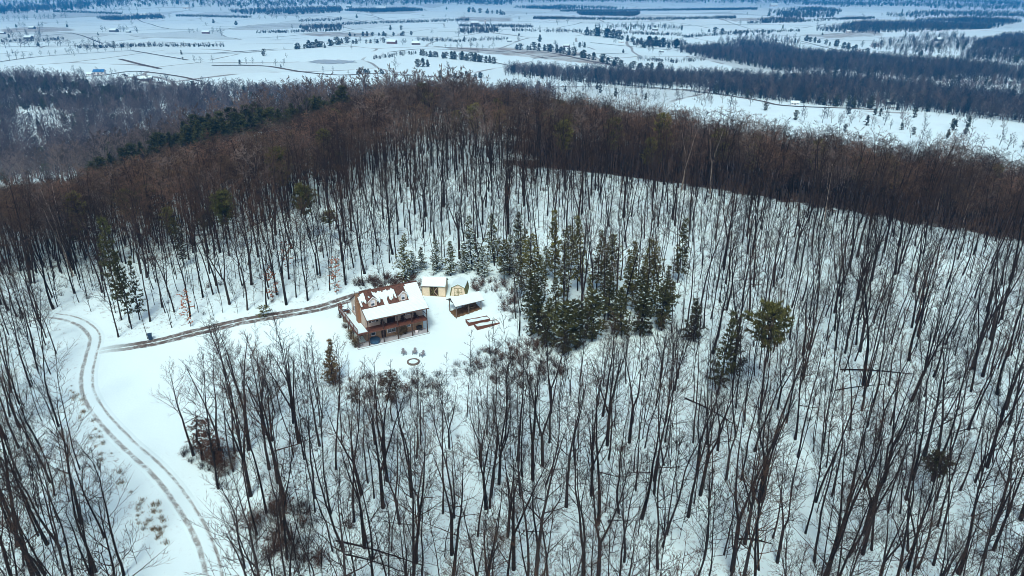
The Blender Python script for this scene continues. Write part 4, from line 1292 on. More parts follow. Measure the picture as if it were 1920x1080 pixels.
# dormers
def dormer(xc):
    w, y0, y1 = .80, WF + .42, 5.2
    z0, zw, zr = EAVE_F + .05, 8.02, 8.72
    b = MB().prism([(xc - w, z0), (xc + w, z0), (xc + w, zw), (xc, zr - .1), (xc - w, zw)], 'y', y0, y1).build("dormer", M['siding'], house)
    for s in (-1, 1):
        q = MB()
        p0, p1 = (xc + s * (w + .16), zw - .14), (xc, zr)
        poly = [p0, p1, (p1[0], p1[1] - .12), (p0[0], p0[1] - .12)]
        q.prism(poly if s < 0 else poly[::-1], 'y', y0 - .22, y1)
        q.build("dormer_roof", M['shingle'], b)
        q = MB()
        p0, p1 = (xc + s * (w + .17), zw - .15), (xc, zr)
        poly = [(p0[0], p0[1] + .02), (p1[0], p1[1] + .02), (p1[0], p1[1] - .16), (p0[0], p0[1] - .16)]
        q.prism(poly, 'y', y0 - .26, y0 - .222)
        q.build("rake_board", M['white'], b)
    wn_ = window(b, (xc, y0, 7.35), .82, 1.2, 'f', False, 1, 2, True)
    return b
d1 = dormer(2.0); d2 = dormer(7.95)
snow_cells("snow_patch", d1, ((WF + .7, 8.40), (WF + 1.5, 8.42)), 1.42, 1.66, lambda x, t: abs(t - .5) < .4, .06, 5, 6)
# decks: porch floor, side deck, rails
dk = MB().box(LEFT, HL, 0, WF - .004, HD - .24, HD).build("porch_deck", M['deckwood'], house)
sd = MB().box(LEFT, .046, WF, 12.6, HD - .24, HD).build("side_deck", M['deckwood'], house)
MB().box(LEFT + .15, -.06, .25, 12.4, HD + .004, HD + .06).build("deck_snow", M['snow'], sd)
rails = []
def rail(parent, p, q, posts, gap=.22):
    p, q = Vector((*p, HD)), Vector((*q, HD))
    up = Vector((0, 0, 1))
    MB().beam(p + up * 1.02, q + up * 1.02, .12, .06).build("handrail", M['deckwood'], parent)
    MB().beam(p + up * .12, q + up * .12, .06, .06).build("lower_rail", M['deckwood'], parent)
    n = int((q - p).length / gap); m = MB()
    for i in range(n):
        a = p.lerp(q, (i + .5) / n)
        m.beam(a + up * .15, a + up * .99, .02)
    o = m.build("balusters", M['deckwood'], parent); o["kind"] = "stuff"
    for i in range(posts + 1):
        a = p.lerp(q, i / posts)
        MB().beam(a, a + up * 1.12, .11).build("rail_post", M['deckwood'], parent)
rail(sd, (LEFT + .06, .06), (LEFT + .06, 12.5), 5)
rail(sd, (LEFT + .06, 12.5), (-.1, 12.5), 1)
rail(dk, (HL - .08, .06), (HL - .08, WF - .1), 1)
for x_ in (.0, 2.87, 5.7, 8.55, HL - .08):
    MB().beam((x_, .06, 0), (x_, .06, HD - .24), .16).build("porch_post", M['darkwood'], house)
    MB().beam((x_, .06, HD), (x_, .06, 5.18), .14).build("porch_post", M['darkwood'], house)
MB().beam((LEFT + .08, .06, -.05), (LEFT + .08, .06, HD - .24), .16).build("deck_post", M['darkwood'], house)
for w_ in (3.2, 6.3, 9.4, 12.3):
    MB().beam((LEFT + .08, w_, -.3), (LEFT + .08, w_, HD - .24), .15).build("deck_post", M['darkwood'], house)
MB().box(LEFT - .2, HL + .25, -.35, WF - .004, -.35, .06).build("patio_slab", M['concrete'], house)
MB().prism([(LEFT - .1, -.32), (HL + .1, -.32), (HL + .1, -.05), (LEFT - .1, -.02)], 'z', .064, .09).build("patio_snow", M['snow'], house)

HM = Matrix.Translation((HX, HY, .02)) @ Matrix.Rotation(HA, 4, 'Z')
def hp(l, w, h):
    return HM @ Vector((l, w, h))
# things on the decks and under them
t = empty("hot_tub", hp(1.35, .95, .06), HA, "round blue covered tub standing under the deck corner", "hot tub")
MB().disc(0, 0, 0, .68, .92, 24).build("tub", M['bluetub'], t); MB().disc(0, 0, .682, .78, .97, 24, .93).build("cover", M['blue'], t)
t = empty("deck_table", hp(-1.15, 10.9, HD + .06), HA, "round snow topped table at the far end of the side deck", "table")
MB().disc(0, 0, .68, .74, .62, 18).build("table_top", M['deckwood'], t); MB().disc(0, 0, 0, .68, .06, 8).build("leg", M['darkwood'], t); MB().disc(0, 0, .744, .86, .56, 18, .45).build("snow_cap", M['snow'], t); MB().disc(0, 0, 0, .05, .35, 12).build("foot", M['darkwood'], t)
def chair(name, loc, rz, mat, label, cat, group, snow=False):
    t = empty(name, loc, rz, label, cat, group)
    MB().prism([(-.3, .40), (.32, .30), (.32, .34), (-.3, .44)][::-1], 'x', -.28, .28).build("seat", mat, t)
    for i in range(5):
        x = -.26 + i * .107
        MB().prism([(.28, .32), (.55, 1.0 + .06 * (2 - abs(i - 2))), (.59, 1.0 + .06 * (2 - abs(i - 2))), (.32, .32)][::-1], 'x', x, x + .095).build("back_slat", mat, t)
    for s in (-1, 1):
        MB().box(s * .36 - .07, s * .36 + .07, -.36, .42, .55, .58).build("armrest", mat, t)
        MB().box(s * .33 - .03, s * .33 + .03, -.34, -.24, 0, .55).build("leg", mat, t)
        MB().prism([(.30, .55), (.55, .0), (.63, .0), (.38, .55)][::-1], 'x', s * .33 - .03, s * .33 + .03).build("leg", mat, t)
    return t
chair("deck_chair", hp(-1.55, 11.95, HD + .06), HA, M['redwood'], "red brown chair in the far corner of the side deck", "chair", "deck chairs")
chair("deck_chair", hp(-1.0, 9.6, HD + .06), HA + 3.1, M['redwood'], "red brown chair on the house side of the deck table", "chair", "deck chairs")
chair("porch_chair", hp(3.3, 1.35, HD), HA, M['darkwood'], "dark porch chair between window and front door", "chair", "porch chairs")
chair("porch_chair", hp(9.9, 1.3, HD), HA, M['darkwood'], "dark porch chair at the open end of the porch", "chair", "porch chairs")
chair("porch_chair", hp(7.3, 1.3, HD), HA, M['darkwood'], "dark porch chair between front door and far window", "chair", "porch chairs")
t = empty("planter_pot", hp(9.7, .95, .06), 0, "round white pot on the patio by the corner post", "pot")
MB().disc(0, 0, 0, .42, .26, 16, .36).build("pot", M['white'], t); MB().disc(0, 0, .38, .41, .30, 16).build("soil", M['soil'], t)
t = empty("patio_grill", hp(10.5, 1.5, .06), HA, "black covered grill against the basement wall by the corner", "grill")
MB().box(-.5, .5, -.28, .28, .55, .8).build("firebox", M['black'], t)
MB().prism([(-.26, .804), (.26, .804), (.2, 1.08), (-.2, 1.08)], 'x', -.48, .48).build("lid", M['black'], t)
for sx in (-1, 1):
    for sy in (-1, 1): MB().box(sx * .42 - .03, sx * .42 + .03, sy * .2 - .03, sy * .2 + .03, 0, .55).build("leg", M['black'], t)
# brown shrubs under the side deck and against the basement wall
def garden_shrub(l, w, s, lab, seed, mat='vine'):
    p = hp(l, w, 0); z = max(gz(p.x, p.y), .02)
    T = shrub(seed, 2.0, 30, .8, 6, .02, .5)
    o = link("garden_shrub", mesh_from("garden_shrub", T.crown.v + T.leaf.v, T.crown.f + [tuple(a + len(T.crown.v) for a in f) for f in T.leaf.f], M[mat]), None, (p.x, p.y, z))
    o.scale = (s, s, s); tag(o, lab, "shrub", "dry shrubs round the house")
for k in range(7):
    garden_shrub(LEFT - .2 + .5 * (k % 2), .9 + k * 1.65, 1.05 - .09 * k, "dry tan shrub under the side deck, %s from the front corner" % nth(k), 300 + k, 'dry_grass' if k % 2 else 'vine')
garden_shrub(6.75, 1.5, 1.15, "tall dry tan shrub against the basement wall past the big window", 320, 'dry_grass')
garden_shrub(7.6, 1.5, .7, "low dry shrub under the small basement window", 321, 'vine')

# ------------------------------------------------------------------ sheds
def shed_gable():
    x, y, z = at(815, 553.5)
    t = empty("garden_shed", (x, y + 1.4, z), R(-4), "tan shed with snowy roof and open double doors", "shed")
    W, D, H = 2.42, 1.75, 2.3
    MB().box(-W, W, -D, D, -.25, H).build("wall", M['tan'], t)
    MB().prism([(-D, H + .003), (D, H + .003), (0, H + 1.1)], 'x', -W + .01, W - .01).build("gable", M['tan'], t)
    r = MB()
    for s in (-1, 1):
        q = [(s * (D + .25), H - .08), (0, H + 1.2), (0, H + 1.1), (s * (D + .25), H - .18)]
        r.prism(q if s < 0 else q[::-1], 'x', -W - .12, W + .12)
    ro = r.build("roof", M['trim'], t)
    for s in (-1, 1):
        q = [(s * (D + .24), H - .07), (0, H + 1.21), (0, H + 1.30), (s * (D + .24), H + .03)]
        MB().prism(q[::-1] if s < 0 else q, 'x', -W - .10, W + .10).build("snow_sheet", M['snow'], ro)
    d = MB().box(-.82, .95, -D - .02, -D + .0, .05, 2.0).build("doorway", M['shed_dark'], t)  # flat dark panel on the solid wall, painted shade of the opening
    for s, hx_ in ((-1, -.8), (1, .93)):
        MB().box(hx_ - .06, hx_ + .06, -D - .08, -D - .022, .05, 2.05).build("door_frame", M['olive'], t)
    MB().box(-.86, 1.0, -D - .08, -D - .022, 2.05, 2.16).build("door_frame", M['olive'], t)
    for a, b in (((-.72, .1), (.1, 1.95)), ((-.72, 1.95), (.1, .1)), ((.06, 1.0), (.86, .1)), ((.06, 1.0), (.86, 1.95))):
        MB().beam((a[0], -D - .06, a[1]), (b[0], -D - .06, b[1]), .10, .05).build("brace", M['tan'] if a[0] > 0 else M['olive'], d)
    MB().box(-.02, .06, -D - .07, -D - .025, .08, 2.0).build("door_edge", M['olive'], d)
    for s in (-1, 1):
        MB().box(s * W - .07, s * W + .07, -D - .03, -D + .05, -.2, H - .05).build("corner_board", M['tan_trim'], t)
    MB().box(-W - .05, W + .05, -D - .045, -D + .01, -.25, .0).build("skirt", M['tan_trim'], t)
shed_gable()
def shed_gambrel():
    x, y, z = at(861, 555.5)
    t = empty("barn_shed", (x, y + 1.9, z), R(-6), "cream barn shaped shed with olive trimmed double doors", "shed")
    pr = [(-1.65, 0), (1.65, 0), (1.65, .15), (1.28, 1.9), (0, 2.55), (-1.28, 1.9), (-1.65, .15)]
    D = 1.9
    MB().prism(pr, 'y', -D, D).build("wall", M['cream'], t)
    outer = [(1.78, .1), (1.42, 1.98), (0, 2.72), (-1.42, 1.98), (-1.78, .1)]
    inner = [(1.66, .1), (1.29, 1.92), (0, 2.58), (-1.29, 1.92), (-1.66, .1)]
    ro = None
    for i in range(4):
        q = [outer[i], outer[i + 1], inner[i + 1], inner[i]]
        o = MB().prism(q, 'y', -D - .15, D + .15).build("roof" if ro is None else "roof_panel", M['olive'], t if ro is None else ro)
        if ro is None: ro = o
    for i in (1, 2):
        a, b = outer[i], outer[i + 1]
        q = [(a[0], a[1] + .13), (b[0], b[1] + .15), (b[0], b[1] + .004), (a[0], a[1] + .004)]
        MB().prism(q, 'y', -D - .13, D + .13).build("snow_sheet", M['snow'], ro)
    for s in (-1, 1):
        xa, xb = (-.86, -.02) if s < 0 else (.02, .86)
        d = MB().box(xa, xb, -D - .045, -D - .002, .08, 1.82).build("door", M['cream'], t)
        for bx_ in ((xa, xa + .09, .08, 1.82), (xb - .09, xb, .08, 1.82), (xa + .09, xb - .09, .08, .18), (xa + .09, xb - .09, 1.72, 1.82), (xa + .09, xb - .09, .91, .99)):
            MB().box(bx_[0], bx_[1], -D - .075, -D - .047, bx_[2], bx_[3]).build("door_trim", M['olive'], d)
        c0, c1 = (xb - .09, xa + .09) if s < 0 else (xa + .09, xb - .09)
        MB().beam((c0, -D - .06, .95), (c1, -D - .06, 1.7), .08, .03).build("brace", M['olive'], d)
        MB().beam((c0, -D - .06, .95), (c1, -D - .06, .2), .08, .03).build("brace", M['olive'], d)
    for s in (-1, 1):
        MB().beam((s * 1.62, -D - .02, .12), (s * 1.27, -D - .02, 1.88), .1, .05).build("corner_board", M['olive'], t)
shed_gambrel()

# ------------------------------------------------------------------ pavilion, garden beds, fire pit, chairs, bin
def pavilion():
    # corners on the ground from the photograph: post feet
    a = Vector(at(856, 597)); 
    ang = R(31)
    t = empty("picnic_pavilion", (a.x, a.y, a.z), ang, "open sided pavilion with snowy gable roof on timber posts", "pavilion")
    L, W, H = 5.6, 3.0, 2.8
    for i in range(3):
        for j in range(2):
            x, y = i * L / 2, j * W
            p = Matrix.Rotation(ang, 3, 'Z') @ Vector((x, y, 0)) + a
            MB().beam((x, y, gz(p.x, p.y) - a.z - .2), (x, y, H), .14).build("post", M['greywood'], t)
    for y in (0, W): MB().box(-.2, L + .2, y - .06, y + .06, H, H + .2).build("beam", M['greywood'], t)
    for x in (0, L / 2, L):
        MB().box(x - .05, x + .05, .064, W - .064, H + .003, H + .17).build("tie_beam", M['greywood'], t)
        MB().beam((x, W / 2, H + .17), (x, W / 2, H + 1.0), .1).build("king_post", M['greywood'], t)
    rf = None
    for s in (-1, 1):
        y0, y1 = (-.55, W / 2) if s < 0 else (W + .55, W / 2)
        q = [(y0, H + .04), (y1, H + 1.15), (y1, H + 1.05), (y0, H - .06)]
        o = MB().prism(q[::-1] if s < 0 else q, 'x', -.5, L + .5).build("roof" if rf is None else "roof_slope", M['trim'], t if rf is None else rf)
        if rf is None: rf = o
        q = [(y0, H + .05), (y1, H + 1.16), (y1, H + 1.26), (y0, H + .14)]
        MB().prism(q if s < 0 else q[::-1], 'x', -.47, L + .47).build("snow_sheet", M['snow'], rf)
    # bare ground the roof keeps dry: an uneven patch
    mb = MB(); n, k = 22, 12
    for i in range(n + 1):
        for j in range(k + 1):
            x, y = -.2 + (L + .5) * i / n, .1 + (W - .1) * j / k
            e = min(i, n - i, j, k - j)
            x += .12 * math.sin(j * 2.1 + i) * (e == 0); y += .12 * math.sin(i * 1.7) * (e == 0)
            p = Matrix.Rotation(ang, 3, 'Z') @ Vector((x, y, 0)) + a
            mb.v.append((x, y, gz(p.x, p.y) - a.z + (.05 if e else -.02)))
    for i in range(n):
        for j in range(k):
            b = i * (k + 1) + j
            mb.f.append((b, b + k + 1, b + k + 2, b + 1))
    mb.build("bare_floor", M['soil'], t, smooth=True)
    # picnic table under it
    def world(x, y): return Matrix.Rotation(ang, 3, 'Z') @ Vector((x, y, 0)) + a
    p = world(3.9, 1.7)
    tb = empty("picnic_table", (p.x, p.y, gz(p.x, p.y) + .05), ang, "tan wooden picnic table under the pavilion roof", "picnic table")
    for i in range(5): MB().box(-.9, .9, -.37 + i * .15, -.24 + i * .15, .70, .74).build("plank", M['dry_grass'], tb)
    for s in (-1, 1):
        MB().box(-.9, .9, s * .72 - .14, s * .72 + .14, .42, .46).build("bench", M['dry_grass'], tb)
        for x in (-.65, .65):
            MB().beam((x, s * .2, .70), (x, s * .62, 0), .09, .05).build("leg", M['greywood'], tb)
pavilion()
def bed(u, v, L, label, H=.62):
    a = Vector(at(u, v)); ang = R(24)
    t = empty("raised_garden_bed", a, ang, label, "garden bed", "raised garden beds")
    W = 1.5
    for z in (-.18, .14, .46):
        MB().box(0, L, -.06, 0, z, z + .312).build("plank", M['redwood'], t)
        MB().box(0, L, W, W + .06, z, z + .312).build("plank", M['redwood'], t)
        MB().box(-.06, 0, -.06, W + .06, z, z + .313).build("plank", M['redwood'], t)
        MB().box(L, L + .06, -.06, W + .06, z, z + .313).build("plank", M['redwood'], t)
    for x in (-.06, L): 
        for y in (-.07, W): MB().box(x - .02, x + .09, y - .02, y + .09, -.6, .90 if x < 0 else .80).build("corner_post", M['redwood'], t)
    mb = MB(); n = 14
    for i in range(n + 1):
        for j in range(5):
            mb.v.append((.005 + (L - .01) * i / n, .005 + (W - .01) * j / 4, .62 + .05 * math.sin(i * .9 + j) + (.03 if 0 < j < 4 else 0)))
    for i in range(n):
        for j in range(4): b = i * 5 + j; mb.f.append((b, b + 5, b + 6, b + 1))
    mb.build("snow_fill", M['snow'], t, smooth=True)
bed(879, 611.5, 4.4, "red timber garden bed filled with snow, on the pavilion side")
bed(895, 619, 4.6, "red timber garden bed filled with snow, on the thicket side")
# fire ring of separate stones
x, y, z = at(775, 679)
t = empty("fire_pit", (x, y, z), 0, "ring of stones round a snowed in fire pit before the house", "fire pit")
for i in range(16):
    a = i * 2 * math.pi / 16
    m = MB().box(-.19, .19, -.14, .14, -.1, .2); o = m.build("stone", M['firestone'], t)
    o.location = (1.0 * math.cos(a), 1.0 * math.sin(a), .02 * math.sin(i * 2.3)); o.rotation_euler = (.06 * math.sin(i), .05 * math.cos(i * 3), a + math.pi / 2)
MB().disc(0, 0, -.05, .08, .82, 20, .8).build("snow_fill", M['snow'], t)
for u_, v_, a, lab in ((758,665,.5,"grey garden chair on the house side of the fire pit"),(777.5,664,-.1,"grey garden chair straight behind the fire pit"),(791,668.5,-.6,"grey garden chair on the beds side of the fire pit")):
    x, y, z = at(u_, v_)
    chair("garden_chair", (x, y, z), a, M['grey_plastic'], lab, "chair", "garden chairs round the fire pit")
# wheeled bin
x, y, z = at(282.5, 637)
t = empty("wheeled_bin", (x, y, z), R(25), "blue wheeled bin on the verge of the driveway", "bin")
b = MB(); b.add([(-.28, -.3, .05), (.28, -.3, .05), (.28, .28, .05), (-.28, .28, .05), (-.36, -.38, 1.15), (.36, -.38, 1.15), (.36, .38, 1.15), (-.36, .38, 1.15)], [(3,2,1,0),(4,5,6,7),(0,1,5,4),(1,2,6,5),(2,3,7,6),(3,0,4,7)])
b.build("body", M['blue'], t)
MB().prism([(-.42, 1.155), (.42, 1.155), (.40, 1.24), (-.2, 1.28), (-.42, 1.2)], 'x', -.39, .39).build("lid", M['blue'], t)
MB().box(-.33, .33, .44, .48, 1.02, 1.07).build("handle", M['blue'], t)
for s in (-1, 1): MB().tube([(s * .30, .3, .13), (s * .38, .3, .13)], [.13, .13], 12).build("wheel", M['black'], t)
# ------------------------------------------------------------------ the valley
M['far_grass'] = plain("dead_grass_bank", (.10, .08, .058), .95, .35, .05)
M['barn_red'] = plain("weathered_barn_red", (.13, .062, .046), .8, .3, .3)
M['barn_grey'] = plain("weathered_barn_board", (.10, .095, .095), .8, .3, .3)
M['barn_white'] = plain("white_farmhouse_paint", (.62, .63, .62), .7, .12, .3)
M['roof_blue'] = plain("blue_metal_roof", (.03, .16, .34), .45, .15, .3)
M['roof_brown'] = plain("brown_roof", (.13, .095, .078), .8, .25, .3)
M['ice'] = plain("pond_ice", (.36, .44, .43), .25, .2, .05)

LINES = [[(225,111),(260,120),(300,129)],[(0,116),(90,105),(245,95)],[(247,95),(300,104),(353,113)],[(0,88),(200,85)],[(133,62),(157,68),(193,82)],[(67,58),(200,59),(283,56),(367,55),(500,51),(640,45)],
 [(257,35),(290,48),(317,54)],[(260,82),(300,79),(367,83)],[(397,123),(467,123),(507,125),(567,135),(640,141),(707,138),(783,143),(920,147)],[(107,145),(187,142),(253,134),(333,143),(377,153)],[(450,83),(550,82)],
 [(310,100),(430,100),(490,97)],[(640,63),(770,68)],[(667,25),(720,37)],[(640,43),(720,40),(773,35),(827,32),(940,32),(1040,28)],[(927,117),(953,123)],[(813,87),(940,97),(1027,99),(1107,115),(1167,126)],
 [(1107,80),(1273,95)],[(1447,65),(1580,75),(1640,76)],[(1280,168),(1413,187),(1467,198),(1580,203),(1640,206)],[(1843,215),(1920,222)],[(1500,77),(1627,104)],[(0,40),(125,33),(210,30)],[(380,48),(440,50),(560,46)],
 [(960,40),(1100,44),(1240,40)],[(1120,30),(1290,25),(1400,22)],[(230,140),(270,152),(310,156)],[(1050,146),(1180,160),(1290,170)],[(0,70),(70,68),(133,63)],[(400,100),(445,97),(520,92)],[(820,60),(900,58),(980,54)],[(1000,110),(1090,102),(1180,100)],[(560,28),(640,34),(700,44)],[(300,70),(420,72),(560,66)],[(1280,48),(1400,46),(1520,48)],[(730,98),(790,92),(860,94)]]
for i, pl in enumerate(LINES):
    thick = 4.2 if i in (0, 8, 16) else 2.7
    strip("field_path", pl, thick, M['far_grass'], .55, 14, 2, "brown grass bank between snowy fields, number withheld", sink=False)
_wh = ["above the blue roofed farm", "under the long western hedgerow", "running down from the western hedgerow end", "below the topmost western hedgerow", "bending beside the western farmyard", "the long level one past the red barn",
 "the steep one above the red barn", "the low curve below the red barn", "the longest, crossing behind the woods", "curving round the blue roofed farm", "short, left of the pond rise", "crossing the field with the willow clump",
 "along the row of small trees in mid valley", "the upper mid valley one, steep", "long and wavy near the far hills", "short, beside the tall wood corner", "along the tan stubble field", "below the blue evergreen clump", "beside the pale field on the wooded side",
 "the road below the near wood", "the road behind the hill's east end", "running down into the eastern wood", "along the top western hedgerow", "short, above the level one", "through the far middle fields", "the farthest one in the middle", "below the blue roofed farm", "along the near wood's lower edge", "behind the dark western barn", "above the willow like clump", "short, in the fields behind the mid valley farm", "over the stubble field end", "steep, under the western hills", "between the red barn and the pond rise", "long, before the lens shaped rise", "short, below the long red barn"]
for o in [o for o in COL.objects if o.name.startswith("field_path")]:
    k = 0 if o.name == "field_path" else int(o.name.split(".")[1])
    o["label"] = "brown grass bank between snowy fields, " + _wh[k]
# pond
x, y, z = at(622, 116)
mb = MB(); n = 40
xs, ys, zs = hit([622 + 44 * math.cos(t * 2 * math.pi / n) + 6 * math.sin(t * .9) for t in range(n)], [116 + 3.6 * math.sin(t * 2 * math.pi / n) + .6 * math.sin(t * 1.3) for t in range(n)])
mb.v = [(float(a), float(b), float(c) + .5) for a, b, c in zip(xs, ys, zs)] + [(x, y, z + .5)]
mb.f = [(i, (i + 1) % n, n) for i in range(n)]
tag(mb.build("pond", M['ice']), "grey frozen pond in the near field", None, None, "structure")

def joined(T, mats):
    nv = len(T.trunk.v)
    return mesh_from("far_tree", T.trunk.v + T.crown.v, T.trunk.f + [tuple(a + nv for a in f) for f in T.crown.f], mats, [0] * len(T.trunk.f) + [1] * len(T.crown.f))
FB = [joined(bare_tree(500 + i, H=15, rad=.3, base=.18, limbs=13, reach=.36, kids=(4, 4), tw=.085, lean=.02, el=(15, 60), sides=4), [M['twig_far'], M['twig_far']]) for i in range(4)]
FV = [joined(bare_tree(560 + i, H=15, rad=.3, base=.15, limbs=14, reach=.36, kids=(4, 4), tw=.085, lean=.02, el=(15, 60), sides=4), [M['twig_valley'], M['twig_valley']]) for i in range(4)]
FC = [joined(pine_tree(520 + i, H=10, rad=.25, base=.05, spread=2.6 + .5 * i, whorls=9, per=7, tufts=3, size=1.3, w=.34, shape=('cone', 'round', 'cone')[i], n=5), [M['bark'], M['needle_dark']]) for i in range(3)]
def place(name, me, x, y, z, h, ref, label, cat, group, wide=1.0):
    o = link(name, me, None, (x, y, z)); s = h / ref
    o.scale = (s * wide, s * wide, s); o.rotation_euler = (0, 0, random.random() * 6.28)
    return tag(o, label, cat, group)
SINGLES = [  # u, v, height px, kind, where
 (109,47,9,'b',"first of the two beside the far western field bank"),(126,47,8,'b',"second of the two beside the far western field bank"),(140,138,16,'b',"taller of the two before the blue roofed farm"),(152,139,15,'b',"closer of the two to the blue roof"),
 (366,118,14,'b',"willow like, first of the clump in the pale field"),(376,118,13,'b',"willow like, second of the clump in the pale field"),(398,117,13,'b',"beside the willow like clump"),(343,112,5,'c',"tiny and alone on the field bank before the willow clump"),
 (450,121,9,'c',"dark, at the foot of the bare clump in the near field"),(462,120,13,'b',"first of the bare clump in the near field"),(474,119,12,'b',"last of the bare clump in the near field"),(517,123,13,'b',"first of the pair below the pond rise"),(532,123,13,'b',"second of the pair below the pond rise"),
 (495,105,13,'c',"large, on the shoulder of the pond rise"),(533,94,6,'b',"small, on the bank above the pond rise"),(313,152,14,'b',"tall, at the edge of the white roofed farm"),(214,85,8,'c',"at the end of the middle western hedgerow"),(245,94,12,'b',"tall, ending the lower western hedgerow"),
 (742,130,22,'b',"alone and round in the near white field"),(783,126,15,'c',"first of the dark three in the near white field"),(793,126,17,'c',"tallest of the dark three in the near white field"),(802,125,13,'c',"last of the dark three in the near white field"),
 (840,140,24,'b',"tallest bare one over the lower field bank"),(826,146,14,'c',"pointed, below the tallest bare one"),(653,140,9,'b',"low, at the start of the lower field bank"),(606,135,11,'b',"alone on the lower field bank below the pond"),(625,133,9,'b',"small, left of the pond bank end"),
 (1012,78,13,'c',"dark and alone above the stubble field"),(1045,46,13,'b',"first round one in the far middle field"),(1064,44,11,'b',"second round one in the far middle field"),(732,56,9,'c',"dark, first of two over the mid valley farm"),(752,56,8,'c',"dark, second of two over the mid valley farm"),
 (1087,89,10,'c',"dark round clump above the stubble field end"),(1096,89,10,'c',"second dark clump above the stubble field end"),(1718,203,26,'c',"great dark evergreen behind the hill's east end"),(987,28,5,'b',"tiny, alone near the far hills"),(370,60,7,'b',"before the red barn"),(400,58,8,'b',"just behind the red barn"),(414,59,9,'b',"last by the red barn"),
 (1608,210,16,'b',"bare, by the road behind the ridge"),(1590,214,12,'c',"dark, below the road behind the ridge"),(1640,216,13,'c',"dark, beside the small farm behind the ridge"),(1690,208,15,'b',"bare, before the great dark evergreen"),(1760,218,15,'b',"bare, behind the great dark evergreen"),(1812,225,16,'b',"bare, lowest beside the eastern road"),
]
sx_, sy_, sz_ = hit([s[0] for s in SINGLES], [s[1] for s in SINGLES])
for k, (u_, v_, hp_, kd, where) in enumerate(SINGLES):
    x, y, z = float(sx_[k]), float(sy_[k]), float(sz_[k])
    h = height_to(x, y, z, v_ - hp_)
    if kd == 'b': place("valley_tree", FV[k % 4], x, y, z, h, 15, "bare valley tree, " + where, "tree", "single bare trees in the valley", 1.2)
    else: place("valley_cedar", FC[k % 3], x, y, z, h, 10, "evergreen in the valley, " + where, "evergreen", "single evergreens in the valley", 1.35)
ROWS = [  # pixel polyline, count, kind, height px, phrase
 ([(0,41),(60,37),(125,33)],16,'b',9,"in the topmost western hedgerow"),([(0,90),(60,88),(140,86),(200,84)],18,'b',9,"in the middle western hedgerow"),([(15,113),(90,104),(170,98),(240,93)],18,'b',9,"in the lower western hedgerow"),
 ([(553,93),(600,88),(640,83)],12,'c',9,"in the row beyond the pond"),([(787,104),(830,109),(880,114),(927,119)],20,'c',10,"in the hedge above the near white field"),([(837,90),(880,91),(930,92)],10,'b',9,"in the mixed row over the stubble field"),
 ([(967,93),(1027,96),(1090,108),(1163,126)],24,'c',10,"in the hedge along the stubble field"),([(655,68),(710,68),(770,66)],12,'c',6,"in the mid valley row"),([(873,22),(915,25),(953,28)],12,'c',6,"in the slanting row under the far hills"),
 ([(1100,66),(1150,72),(1210,84),(1280,92)],22,'c',11,"in the dark blue row above the wooded side"),([(1180,127),(1240,131)],8,'c',9,"in the short row before the long wood"),([(670,139),(700,138),(723,139)],7,'c',7,"in the little row on the lower field bank"),([(853,146),(880,145),(902,146)],6,'c',9,"in the group below the tallest bare tree"),
 ([(1510,77),(1570,88),(1627,102)],14,'c',7,"in the line running down into the eastern wood"),([(960,57),(1010,60),(1060,63)],9,'b',8,"in the loose middle row"),([(860,68),(900,64),(940,63)],8,'b',9,"in the grey row behind the mid valley farm"),([(1440,30),(1500,28),(1570,27)],10,'c',6,"in the far eastern row"),
 ([(150,24),(210,22),(260,22)],9,'b',7,"round the far western farms"),([(470,36),(520,36),(560,36)],8,'b',7,"in the far row under the western hills"),([(640,81),(680,82),(720,80)],8,'c',7,"round the long roofed barn"),([(1330,60),(1400,66),(1440,64)],9,'c',6,"in the broken row over the big eastern wood")]
for pl, n, kd, hpx, phrase in ROWS:
    pts = spline(pl, 1.0)
    sel = pts[np.clip((np.linspace(0, 1, n) + rng.normal(0, .3 / n, n)) * (len(pts) - 1), 0, len(pts) - 1).astype(int)]
    xs, ys, zs = hit(sel[:, 0] + rng.normal(0, 1.0, n), sel[:, 1] + rng.normal(0, .35, n))
    o_ = np.argsort(xs)
    for q, i in enumerate(o_):
        x, y, z = float(xs[i]), float(ys[i]), float(zs[i])
        dist = math.hypot(x, y)
        h = min(hpx * rng.uniform(.7, 1.55) * dist / FPX, 24)
        if kd == 'b': place("hedgerow_tree", FV[i % 4], x, y, z, h, 15, "bare tree %s, %s from its west end" % (phrase, nth(q)), "tree", "bare hedgerow trees", rng.uniform(1.1, 1.6))
        else: place("hedgerow_cedar", FC[i % 3], x, y, z, h, 10, "evergreen %s, %s from its west end" % (phrase, nth(q)), "evergreen", "hedgerow evergreens", rng.uniform(1.2, 2.1))

# small lone trees dotted over the fields, counted from the west
gu, gv = np.sort(rng.uniform(0, 1920, 100)), 8 + 122 * rng.random(100) ** 1.3
keepv = (gv < 118) | (gu < 900)
gx, gy, gzz = hit(gu[keepv], gv[keepv])
nb = nc = 0
for i in range(len(gx)):
    if gy[i] < 900: continue
    h = min(rng.uniform(5, 10) * math.hypot(gx[i], gy[i]) / FPX, 20)
    if i % 3:
        place("field_tree", FV[i % 4], float(gx[i]), float(gy[i]), float(gzz[i]), h, 15, "small lone bare tree on the open valley fields, %s from the west" % nth(nb), "tree", "small lone bare trees on the valley fields", rng.uniform(1.0, 1.5)); nb += 1
    else:
        place("field_cedar", FC[i % 3], float(gx[i]), float(gy[i]), float(gzz[i]), h * .8, 10, "small lone evergreen on the open valley fields, %s from the west" % nth(nc), "evergreen", "small lone evergreens on the valley fields", rng.uniform(1.1, 1.9)); nc += 1
